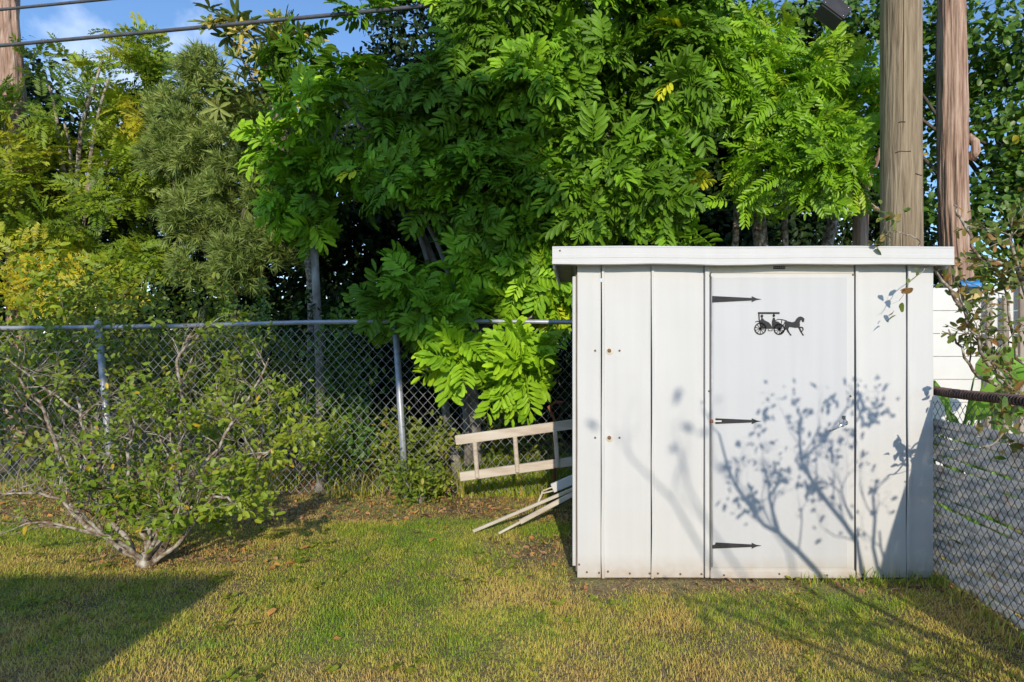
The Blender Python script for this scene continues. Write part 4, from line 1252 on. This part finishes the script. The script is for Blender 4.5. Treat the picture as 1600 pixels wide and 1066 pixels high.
# ------------------------------------------------------------------ right side: crape shrub, broad leaves, white fence
AVOID[0] = lambda q: q.y > 2.5 and PX + q.x / q.y * F < 1468 and q.z < 2.3 and PX + q.x / q.y * F > 1434
cr = thing("flowering_shrub", "lichen grey branches with reddish leaves leaning over the right hand fence", "shrub", (3.25, 3.65, 0))
c = Chunks(); rd = random.Random(21); tips = []
def path(pl, r0, r1, lev=1, ntw=4, tw=.22):
    pts = [P(u, v, y) if not isinstance(u, Vector) else u for (u, v, y) in pl]
    full = []
    for i in range(len(pts) - 1):
        for k in range(4):
            full.append(pts[i].lerp(pts[i + 1], k / 4) + Vector((rd.gauss(0, .006), rd.gauss(0, .006), rd.gauss(0, .006))))
    full.append(pts[-1])
    rad = list(np.linspace(r0, r1, len(full)))
    c.tube(full, rad, 6)
    for k in range(ntw):
        i = rd.randrange(len(full) // 3, len(full))
        if tw > .12 and PX + full[i].x / full[i].y * F < 1475: continue
        d = Vector((rd.gauss(.1, .6), rd.gauss(0, .3), rd.gauss(.4, .5)))
        grow(c, full[i], d, tw * rd.uniform(.6, 1.3), rad[i] * .6, lev, tips, rd, spread=.6, up=.05, nch=2, shrink=.6, sides=5)
    return full
path([(1740, 800, 3.6), (1650, 680, 3.75), (1580, 615, 3.8), (1525, 520, 3.8), (1483, 450, 3.72), (1444, 395, 3.52), (1432, 372, 3.46)], .024, .003, ntw=6)
path([(1580, 615, 3.8), (1530, 590, 3.8), (1500, 545, 3.8), (1482, 515, 3.8)], .015, .005, ntw=3)
path([(1730, 700, 3.8), (1640, 560, 3.9), (1600, 450, 3.9), (1590, 420, 3.85), (1530, 400, 3.8), (1500, 340, 3.75), (1490, 320, 3.75)], .022, .005, ntw=7)
path([(1600, 450, 3.9), (1580, 380, 3.9), (1576, 365, 3.9)], .014, .006, ntw=4)
path([(1680, 620, 3.8), (1590, 560, 3.8), (1575, 470, 3.8), (1565, 430, 3.8)], .014, .005, ntw=6)
path([(1650, 680, 3.75), (1560, 590, 3.7), (1540, 560, 3.7), (1510, 500, 3.7)], .018, .006, ntw=5)
path([(1432, 372, 3.46), (1402, 362, 3.4), (1378, 365, 3.38)], .004, .002, ntw=2, tw=.1)
path([(1456, 412, 3.55), (1422, 440, 3.42), (1405, 470, 3.4)], .0025, .0015, lev=0, ntw=2, tw=.06)
path([(1580, 615, 3.8), (1600, 600, 3.2), (1585, 640, 2.87), (1560, 690, 2.85), (1530, 702, 2.88)], .008, .003, ntw=4, tw=.11)
cb0 = Vector((3.25, 3.65, -.05))
c.tube([cb0, P(1740, 800, 3.6)], [.05, .026], 8); c.tube([cb0, cb0 + Vector((.1, .1, .4)), P(1730, 700, 3.8)], [.05, .036, .024], 8)
c.tube([cb0, P(1680, 620, 3.8)], [.04, .016], 8)
c.build("limbs", M['bark_pale'], cr, True)
AVOID[0] = None
l1, m1 = leaves_on(tips, 6, (.038, .074), .03, keep=lambda p: (rng.random(len(p)) < np.where(PX + p[:, 0] / p[:, 1] * F < 1470, .25, .38)))
foliage(cr, LEAF, l1, m1, rng.uniform(0, .8, len(l1)), M['crape'], parts=200)

bn = thing("broadleaf_plant", "broad leaved green plant between the shed and the white fence", "plant", (P(1485, 0, 4.6).x, 4.6, 0))
rd = random.Random(3)
base = Vector((P(1478, 0, 4.6).x, 4.6, -.02))
for k in range(13):
    c = Chunks()
    a = rd.uniform(-1.1, 1.1); ln = rd.uniform(.75, 1.2)
    tip = base + Vector((a * .45, rd.uniform(-.25, .1), ln))
    c.tube([base, base.lerp(tip, .6) + Vector((0, 0, .05)), tip], [.012, .009, .006], 5, tint=.4)
    leaflet(c, tip, Vector((a * .8, -.35, rd.uniform(-.1, .6))), (-a * .3, -.75, .6), rd.uniform(.28, .42), rd.uniform(.13, .2), .5, .2, .35, rd.uniform(.1, 1))
    c.build("leaf", M['banana'], bn)
fn = thing("fern", "green strappy fern tuft showing through the wire above the privacy strips", "fern", (P(1500, 0, 4.0).x, 4.0, 0))
c = Chunks()
for k in range(26):
    a = rd.uniform(-1, 1)
    b0 = Vector((P(1520, 0, 4.1).x + rd.uniform(-.15, .15), 4.1 + rd.uniform(-.1, .1), -.02))
    leaflet(c, b0, (a * .55, rd.uniform(-.4, .3), 1), (0, -1, .3), rd.uniform(.7, 1.05), .05, .5, .2, .3, rd.uniform(.2, 1))
c.build("fronds", M['banana'], fn)

WY = 5.5
wf = thing("vinyl_fence", "white horizontal board fence in full sun beyond the right hand fence", "fence", (4.2, WY, 0))
for k in range(9):
    c = Chunks(); c.box((4.55, WY, .11 + k * .2105), (3.3, .03, .2065), bev=.002); c.build("board", M['vinyl'], wf)
for xx in (2.95, 4.3, 6.1):
    c = Chunks(); c.box((xx, WY + .055, .94), (.1, .07, 1.88), bev=.008); c.build("post", M['vinyl'], wf)
for (u, v0, y, lab, w) in ((1545, 465, 5.43, "short weathered stake before the white fence under the solar lamp", .05), (1571, 462, 5.43, "dark topped stake before the white fence beside the reddish branches", .05), (1597, 440, 5.43, "tall weathered stake before the white fence by the lichen branches", .06)):
    p = P(u, v0, y)
    c = Chunks(); c.box((p.x, y, p.z / 2 - .05), (w, .035, p.z + .1), bev=.004)
    for q in range(2): c.lathe([(.006, 0), (.006, .004)], 8, (p.x, y - .0175, p.z - .06 - .25 * q), Matrix.Rotation(math.pi / 2, 3, 'X'))
    tag(c.build("wooden_stake", M['stake']), lab, "stake", "stakes before the white fence")
sp = P(1519, 459, WY - .06)
sl = thing("solar_lamp", "small solar lamp with amber lens fixed to the white fence top", "lamp", sp)
c = Chunks(); c.box(sp + Vector((0, .02, 0)), (.18, .05, .13), bev=.012); c.build("housing", M['black_box'], sl)
c = Chunks(); c.box(sp + Vector((0, -.01, .03)), (.165, .012, .06), Matrix.Rotation(-.5, 3, 'X'), bev=.003); c.build("solar_cell", M['glass'], sl)
for s in (-1, 1):
    c = Chunks(); c.box(sp + Vector((s * .042, -.012, -.03)), (.075, .012, .06), Matrix.Rotation(s * .3, 3, 'Y'), bev=.003); c.build("lens", M['amber'], sl)
c = Chunks()
tp_ = P(1516, 447, WY)
V, Fc = [], []
for i in range(9):
    x = tp_.x - .09 + .18 * i / 8
    for (yy, zz) in ((-.022, 1.88), (-.02, 1.93), (.0, 1.965 + .012 * math.sin(i)), (.03, 1.93), (.035, 1.8)):
        V.append((x, WY + yy + .01 * math.sin(i * 1.3), zz))
for i in range(8):
    for k in range(4): Fc.append((i * 5 + k, (i + 1) * 5 + k, (i + 1) * 5 + k + 1, i * 5 + k + 1))
c.raw(V, Fc)
o = c.build("tarp", M['blue'], smooth=True); tag(o, "scrap of blue tarp bunched on top of the white fence", "tarp")
md = o.modifiers.new("thick", 'SOLIDIFY'); md.thickness = .006

# ------------------------------------------------------------------ cables and terminal box
def cable(name, label, a, b, sag, r):
    c = Chunks()
    a, b = Vector(a), Vector(b)
    c.tube([a.lerp(b, t) + Vector((0, 0, -sag * 4 * t * (1 - t))) for t in np.linspace(0, 1, 40)], r, 8)
    return tag(c.build(name, M['cable'], smooth=True), label, "cable")
pe = Vector((px_ - .1, 5.15, P(1375, -62, 5.15).z))
cable("overhead_cable", "thick black overhead cable crossing the blue sky", P(-900, 145, 9.5), pe, .06, .021)
cable("overhead_cable", "second overhead cable cutting the top left corner of the sky", P(-900, 102, 9.8), Vector((px_ - .12, 5.15, P(1375, -125, 5.15).z)), .02, .017)
cable("drop_wire", "thin dark wire running up from the black box to the utility pole", P(1296, 18, 5.0), P(1392, -60, 5.05), .0, .009)
bx = P(1299, 20, 5.0)
bb = thing("terminal_box", "tilted black plastic box hanging on the overhead wires", "box", bx)
R = Matrix.Rotation(math.radians(-35), 3, 'Y').inverted() @ Matrix.Rotation(.3, 3, 'X')
R = Matrix.Rotation(math.radians(37), 3, 'Y') @ Matrix.Rotation(math.radians(-22), 3, 'X')
c = Chunks(); c.box(bx, (.22, .13, .165), R, bev=.008); bo = c.build("body", M['black_box'], bb)
c = Chunks(); c.box(bx + R @ Vector((0, -.07, .004)), (.235, .016, .165), R, bev=.004); c.build("lid", M['black_box'], bb)
for s1 in (-.09, .09):
    for s2 in (.06,-.06):
        c = Chunks(); c.lathe([(.008, 0), (.008, .006)], 8, bx + R @ Vector((s1, -.077, s2)), R @ Matrix.Rotation(math.pi / 2, 3, 'X')); c.build("screw", M['chrome'], bb)
c = Chunks(); c.tube([bx + Vector((.05, .02, .05)), P(1340, -40, 5.03), P(1388, -95, 5.1)], [.02, .016, .014], 8); c.build("hanger_arm", M['cable'], bb)

# ------------------------------------------------------------------ off-camera things that shade the yard
hs = thing("house", "house standing behind the viewer whose eave shades the left lawn", "house", (-6.5, -6, 0))
t_h = 2.55 / .42
cx_, cy_ = -2.07 + .13 * t_h, 3.60 - t_h
c = Chunks(); c.box((cx_ - 5.35, cy_ - 3.5, 1.2), (10, 6.4, 2.4)); c.build("wall", M['stucco'], hs)
c = Chunks()
x0, x1, ya, yb, z0 = cx_ - 10.5, cx_, cy_, cy_ - 7.2, 2.45
ym = (ya + yb) / 2
V = [(x0, ya, z0), (x1, ya, z0), (x0, yb, z0), (x1, yb, z0), (x0, ya, z0 + .1), (x1, ya, z0 + .1), (x0, yb, z0 + .1), (x1, yb, z0 + .1), (x0 + 2.5, ym, z0 + 1.5), (x1 - 2.5, ym, z0 + 1.5)]
c.raw(V, [(0, 2, 3, 1), (0, 1, 5, 4), (1, 3, 7, 5), (3, 2, 6, 7), (2, 0, 4, 6), (4, 5, 9, 8), (5, 7, 9), (7, 6, 8, 9), (6, 4, 8)])
c.flat = True
c.build("roof", M['shingle'], hs)
for xx in (-2.5, -5.5):
    c = Chunks(); c.box((cx_ + xx, cy_ - .28, 1.45), (1.2, .06, 1.1), bev=.01); fo = c.build("window", M['vinyl'], hs)
    c = Chunks(); c.box((cx_ + xx, cy_ - .245, 1.45), (1.05, .02, .95)); c.build("pane", M['glass'], fo)

LT = np.array([-.13, 1, -.42])
def cast(u, v, t):
    """the point t metres up-sun of a point on the shed front"""
    return Vector((sx(u) + .13 * t, YF - t, sz(v) + .42 * t))
def avoid_sw(q):
    t = YF - q.y
    return (q.y > .3 and q.x / q.y < .86) or q.x - .13 * t > sx(1395) or q.z - .42 * t > sz(600)
AVOID[0] = avoid_sw
sw = thing("flowering_shrub", "tall bare limbed shrub beside the viewer that shades the shed door", "shrub", (2.35, 1.1, 0))
c = Chunks(); rd = random.Random(9); tips = []
T0 = 2.35
foot = Vector((2.42, 1.12, -.05))
def slimb(pl, r0, r1, tw=5, twl=.24, t=T0, root=True, lev=3):
    pts = [cast(u, v, t) for u, v in pl]
    if root:
        p0 = pts[0]
        pts = [foot, foot.lerp(p0, .55) + Vector((-.03, 0, .06))] + pts
    c.tube(pts, list(np.linspace(r0 * (1.25 if root else 1), r1, len(pts))), 7)
    k0 = 3 if root else 1
    for k in range(tw):
        i = rd.randrange(k0, len(pts))
        grow(c, pts[i], (rd.gauss(0, .5), rd.gauss(0, .25), rd.gauss(.9, .4)), twl * rd.uniform(.6, 1.3), max(.004, r1 * .7), lev, tips, rd, spread=.6, up=.08, nch=2, shrink=.62, sides=4)
slimb([(1274, 893), (1245, 862), (1215, 834), (1205, 800), (1200, 776), (1215, 755)], .017, .008, 4)
slimb([(1215, 834), (1192, 822), (1172, 795), (1150, 765), (1135, 730), (1122, 680)], .013, .006, 5, root=False)
slimb([(1347, 893), (1337, 847), (1316, 817), (1296, 793), (1272, 763), (1249, 719), (1247, 678), (1249, 650)], .017, .007, 6)
slimb([(1296, 793), (1262, 745), (1240, 720)], .012, .006, 3, root=False)
slimb([(1330, 812), (1318, 790), (1312, 770)], .010, .005, 3, root=False)
slimb([(1374, 900), (1364, 854), (1367, 810), (1364, 776), (1371, 749)], .013, .007, 3)
slimb([(1388, 900), (1376, 855), (1374, 830)], .010, .006, 1)
slimb([(1249, 719), (1285, 690), (1320, 640), (1345, 625)], .008, .005, 3, root=False, twl=.15)
ext = []
for (u, v, t, n, sp) in ((1330, 985, 2.0, 40, .10), (1420, 1000, 1.9, 50, .12), (1500, 1045, 1.6, 50, .12), (1250, 955, 2.3, 34, .09), (1130, 955, 2.5, 30, .08), (1070, 930, 2.6, 24, .07), (1560, 1020, 1.7, 50, .13), (1380, 1055, 1.6, 30, .10)):
    yg = F * H / (v - PY); xg = (u - PX) / F * yg
    q = Vector((xg + .13 * t, yg - t, .42 * t))
    c.tube([foot, foot.lerp(q, .5) + Vector((0, 0, .08)), q], [.014, .01, .006], 6)
    for k in range(n): ext.append(q + Vector((rd.gauss(0, sp * 1.6), rd.gauss(0, sp), rd.gauss(0, sp * .55))))
c.build("limbs", M['bark_pale'], sw, True)
l1, m1 = leaves_on(tips, 1, (.028, .05), .03, keep=lambda p: (rng.random(len(p)) < .30) & (p[:, 0] / p[:, 1] > .9))
for (u, v, ru, rv, n) in ((1355, 640, 22, 32, 60), (1270, 762, 15, 15, 34), (1208, 742, 12, 14, 24), (1172, 790, 14, 24, 40), (1300, 632, 12, 8, 8), (1250, 655, 8, 10, 7), (1192, 655, 12, 8, 6)):
    for k in range(n): ext.append(cast(u + rd.gauss(0, ru * .6), v + rd.gauss(0, rv * .6), T0 + rd.gauss(0, .05)))
E = np.array([list(p) for p in ext if p.x / p.y > .86])
me_ = frames(norm(rng.normal(size=E.shape)), norm(SUNW + rng.normal(size=E.shape) * .5), rng.uniform(.03, .055, len(E)))
foliage(sw, LEAF, np.concatenate([l1, E]), np.concatenate([m1, me_]), rng.uniform(0, 1, len(l1) + len(E)), M['crape'])
# a second, farther one: soft shadows on the left half of the shed front
s2 = thing("shrub", "loose shrub behind the viewer casting soft shade on the shed panels", "shrub", (2.4, -2.6, 0))
c = Chunks(); tips = []; foot = Vector((2.7, -2.55, -.05))
slimb([(1120, 900), (1085, 840), (1050, 780), (1010, 740), (985, 715)], .009, .005, 3, .25, t=6.1, lev=2)
slimb([(1160, 900), (1110, 830), (1075, 760), (1060, 700)], .008, .005, 3, .25, t=6.2, lev=2)
slimb([(1230, 860), (1190, 800), (1150, 760), (1110, 720)], .009, .005, 3, .25, t=6.0, lev=2)
c.build("limbs", M['bark_pale'], s2, True)
l1, m1 = leaves_on(tips, 1, (.06, .10), .06, keep=lambda p: rng.random(len(p)) < .1)
foliage(s2, LEAF, l1, m1, rng.uniform(0, 1, len(l1)), M['under'])
# a tall tree behind the house: its crown shades the middle of the tree line
ot = thing("broadleaf_tree", "tall tree behind the viewer beside the house shading the tree line", "tree", (-5.2, -3.4, 0))
cc_ = np.array([-1.85, 5.6, 2.55]) - LT * 9.2
rq = random.Random(6)
bl = [(cc_[0] + a * 1.0 + rq.uniform(-.12, .12), cc_[1] + rq.uniform(-.3, .3), cc_[2] + d + rq.uniform(-.12, .12), r, r, r) for a, d, r in ((-.75, -.75, .45), (-.1, -.85, .5), (.5, -.7, .42), (-.95, -.1, .5), (-.3, -.1, .55), (.35, -.05, .55), (.9, .05, .42), (-.8, .6, .5), (-.15, .6, .55), (.5, .65, .5), (.95, .6, .35), (-.5, 1.15, .4), (.15, 1.2, .4))]
T1, O1 = blob_tips(bl, 13, front=0, inner=.2, cut=.2)
l1, m1, t1 = rosettes(T1, O1, 7, size=(1.0, 1.4), patch=patch_carrot)
foliage(ot, CARROT, l1, m1, t1, M['carrot'], name="crown")
c = Chunks()
tk = limb(c, (-5.2, -3.4, -.1), (-4.6, -3.5, 4.6), .16, .12, seed=4, wob=.02)
for q, b in enumerate(bl): limb(c, tk[-1 - q % 2], Vector(b[:3]), .07, .02, seed=q, sides=6)
c.build("trunk", M['bark_grey'], ot, True)

# ------------------------------------------------------------------ lawn
def blades(n, x0, x1, y0, y1, hgt, wid, keep, tintf, seed):
    r = np.random.default_rng(seed)
    x, y = r.uniform(x0, x1, n), r.uniform(y0, y1, n)
    k = keep(x, y, r); x, y = x[k], y[k]
    n = len(x)
    a = r.uniform(0, 2 * np.pi, n)
    h = r.uniform(hgt[0], hgt[1], n) * (.45 + 1.1 * fbm(x * 5 + 9, y * 5 + 9, 77))
    lean = r.uniform(.2, 1.5, n) * h
    wd = r.uniform(wid[0], wid[1], n)
    dx, dy = np.cos(a), np.sin(a)
    gz = (fbm(x * 1.1 + 40, y * 1.1 + 40, 3) - .5) * .05 - .016
    base = np.stack([x, y, gz], 1)
    side = np.stack([-dy, dx, np.zeros(n)], 1) * wd[:, None] / 2
    out = np.stack([dx, dy, np.zeros(n)], 1)
    mid = base + out * (lean * .35)[:, None] + np.array([0, 0, 1]) * (h * .62)[:, None]
    tip = base + out * lean[:, None] + np.array([0, 0, 1]) * (h * .95)[:, None]
    V = np.stack([base - side, base + side, mid + side * .8, mid - side * .8, tip], 1)
    return V, tintf(x, y, r)

def bare(x, y):
    """0 = full turf, 1 = bare litter strip"""
    b = np.clip((y - 4.52 + .7 * (fbm(x * 1.3 + 9, y * 1.3 + 9, 51) - .5)) / .28, 0, 1)
    b = np.maximum(b, np.clip(1 - np.hypot((x + 2.75) / .9, (y - 3.95) / .32), 0, 1) * 1.4)
    b = np.maximum(b, np.clip(1 - np.hypot((x + .25) / .5, (y - 4.0) / .5), 0, 1) * 1.3)
    b = np.maximum(b, np.where((x > -.05) & (x < 2.3), np.clip((y - 3.32) / .12, 0, 1), 0))
    b = np.maximum(b, np.clip((x - 1.98) / .12, 0, 1) * .6)
    return np.clip(b, 0, 1)
def keep_lawn(x, y, r):
    inside = ~((x > -.01) & (x < 2.14) & (y > 3.54) & (y < 4.72))
    return inside & (r.random(len(x)) > bare(x, y) * .78)
def tint_lawn(x, y, r):
    p = fbm(x * .8 + 30, y * .9 + 30, 91, 3)
    q = fbm(x * 4 + 30, y * 4 + 30, 92, 3)
    fore = np.clip((2.9 - y) / .8, 0, 1) * .16
    t = .52 + 1.0 * (p - .5) + .9 * (q - .5) + .20 * np.exp(-((x + .5) ** 2 + (y - 3.1) ** 2) / 1.0) - fore - bare(x, y) * .18
    return np.clip(t + r.normal(size=len(x)) * .2, 0, 1)
def add_blades(name, label, sets):
    c = Chunks()
    for (V, ti) in sets:
        n = len(V)
        c.V.append(V.reshape(-1, 3))
        flat = np.array([0, 1, 2, 3, 3, 2, 4])
        c.loops.append((flat[None] + (np.arange(n) * 5)[:, None] + c.n).reshape(-1))
        c.tot.append(np.tile([4, 3], n)); c.tint.append(np.repeat(ti, 2)); c.n += n * 5
    o = c.build(name, M['grass'], kind="stuff")
    return tag(o, label, "grass")
add_blades("lawn_grass", "short patchy green and straw coloured lawn grass before the shed", [
    blades(460000, -5.2, 2.5, 1.5, 5.5, (.012, .028), (.0026, .0048), keep_lawn, tint_lawn, 1)])
def keep_tall(x, y, r):
    return (r.random(len(x)) < np.clip(fbm(x * 2 + 5, y * 2 + 5, 66) * 2.2 - .75, 0.02, 1))
tall = [blades(7000, -5.5, .1, 5.40, 6.0, (.08, .26), (.005, .009), keep_tall, lambda x, y, r: np.clip(.62 + r.normal(size=len(x)) * .25, 0, 1), 2),
        blades(2500, -1.1, .05, 5.45, 6.4, (.12, .3), (.006, .01), lambda x, y, r: x > -9, lambda x, y, r: np.clip(.8 + r.normal(size=len(x)) * .2, 0, 1), 3),
        blades(260, 1.3, 2.2, 3.44, 3.54, (.03, .10), (.004, .007), lambda x, y, r: x > -9, lambda x, y, r: np.clip(.8 + r.normal(size=len(x)) * .2, 0, 1), 4),
        blades(700, 2.0, 2.25, 1.6, 3.5, (.03, .09), (.004, .007), lambda x, y, r: x > -9, lambda x, y, r: np.clip(.6 + r.normal(size=len(x)) * .3, 0, 1), 5)]
add_blades("tall_grass", "taller unmown grass along the foot of the fences", tall)
nw = 700
xw, yw = rng.uniform(-4.8, 2.1, nw), rng.uniform(1.9, 4.6, nw)
kw = (fbm(xw * 1.6 + 3, yw * 1.6 + 3, 123) > .56) & ~((xw > -.03) & (xw < 2.16) & (yw > 3.5))
xw, yw = np.repeat(xw[kw], 6), np.repeat(yw[kw], 6)
lw = np.stack([xw + rng.normal(size=len(xw)) * .012, yw + rng.normal(size=len(xw)) * .012, (fbm(xw * 1.1 + 40, yw * 1.1 + 40, 3) - .5) * .05 + .004 + rng.random(len(xw)) * .014], 1)
aw = rng.uniform(0, 2 * np.pi, len(xw))
mw = frames(np.stack([np.cos(aw), np.sin(aw), rng.uniform(.05, .5, len(xw))], 1), np.stack([rng.normal(size=len(xw)) * .2, rng.normal(size=len(xw)) * .2, np.ones(len(xw))], 1), rng.uniform(.018, .04, len(xw)))
c = Chunks(); c.scatter(tpl(ROUND[0]), mw, lw, rng.uniform(.4, .85, len(xw)))
tag(c.build("lawn_weeds", M['under'], kind="stuff"), "small broad leaved weeds scattered through the lawn", "weeds")
# dead leaf litter
n = 20000
x, y = rng.uniform(-5.5, 2.2, n), rng.uniform(3.2, 7.0, n)
bb_ = np.where(y > 5.3, .9, bare(x, y))
k = (rng.random(n) < np.clip(bb_ * .95, 0, 1)) & ~((x > -.02) & (x < 2.15) & (y > 3.5) & (y < 4.74))
x, y = x[k], y[k]
gz = (fbm(x * 1.1 + 40, y * 1.1 + 40, 3) - .5) * .05 - .008
loc = np.stack([x, y, gz + rng.random(len(x)) * .012], 1)
Mx = frames(norm(np.stack([rng.normal(size=len(x)), rng.normal(size=len(x)), rng.normal(size=len(x)) * .25], 1)), norm(np.stack([rng.normal(size=len(x)) * .4, rng.normal(size=len(x)) * .4, np.ones(len(x))], 1)), rng.uniform(.018, .055, len(x)))
c = Chunks(); c.scatter(tpl(LEAF[1]), Mx, loc, np.clip(rng.random(len(x)) ** 1.1, 0, .92))
tag(c.build("leaf_litter", M['litter'], kind="stuff"), "brown dead leaves littering the ground along the fence and under the shrub", "leaf litter")
lm = []
for q in range(4):
    cc = Chunks(); tv, tf = tpl(ROUND[q]); cc.raw(tv, tf, .9 + .03 * q); lm.append(cc.mesh("fallen_leaf", M['litter']))
for k, (u, v) in enumerate(((660, 786), (640, 800), (815, 772), (825, 781), (845, 816), (838, 840), (672, 848), (430, 880), (445, 884), (420, 888), (412, 878), (455, 876), (660, 832), (590, 810), (700, 820), (160, 868), (250, 880), (520, 1003), (418, 968), (548, 862), (470, 860), (735, 830), (1258, 957))):
    yy = F * H / (v - PY)
    o = bpy.data.objects.new("fallen_leaf", lm[k % 4]); COL.objects.link(o)
    s = random.uniform(.035, .065)
    o.scale = (s, s, s); o.rotation_euler = (random.uniform(-.4, .4), random.uniform(-.4, .4), random.uniform(0, 6.3))
    xx = (u - PX) / F * yy
    o.location = (xx, yy, float((fbm(np.array(xx * 1.1 + 40), np.array(yy * 1.1 + 40), 3) - .5) * .05) + .008)
    tag(o, "single dry orange brown leaf lying on the lawn", "leaf", "fallen leaves on the lawn")
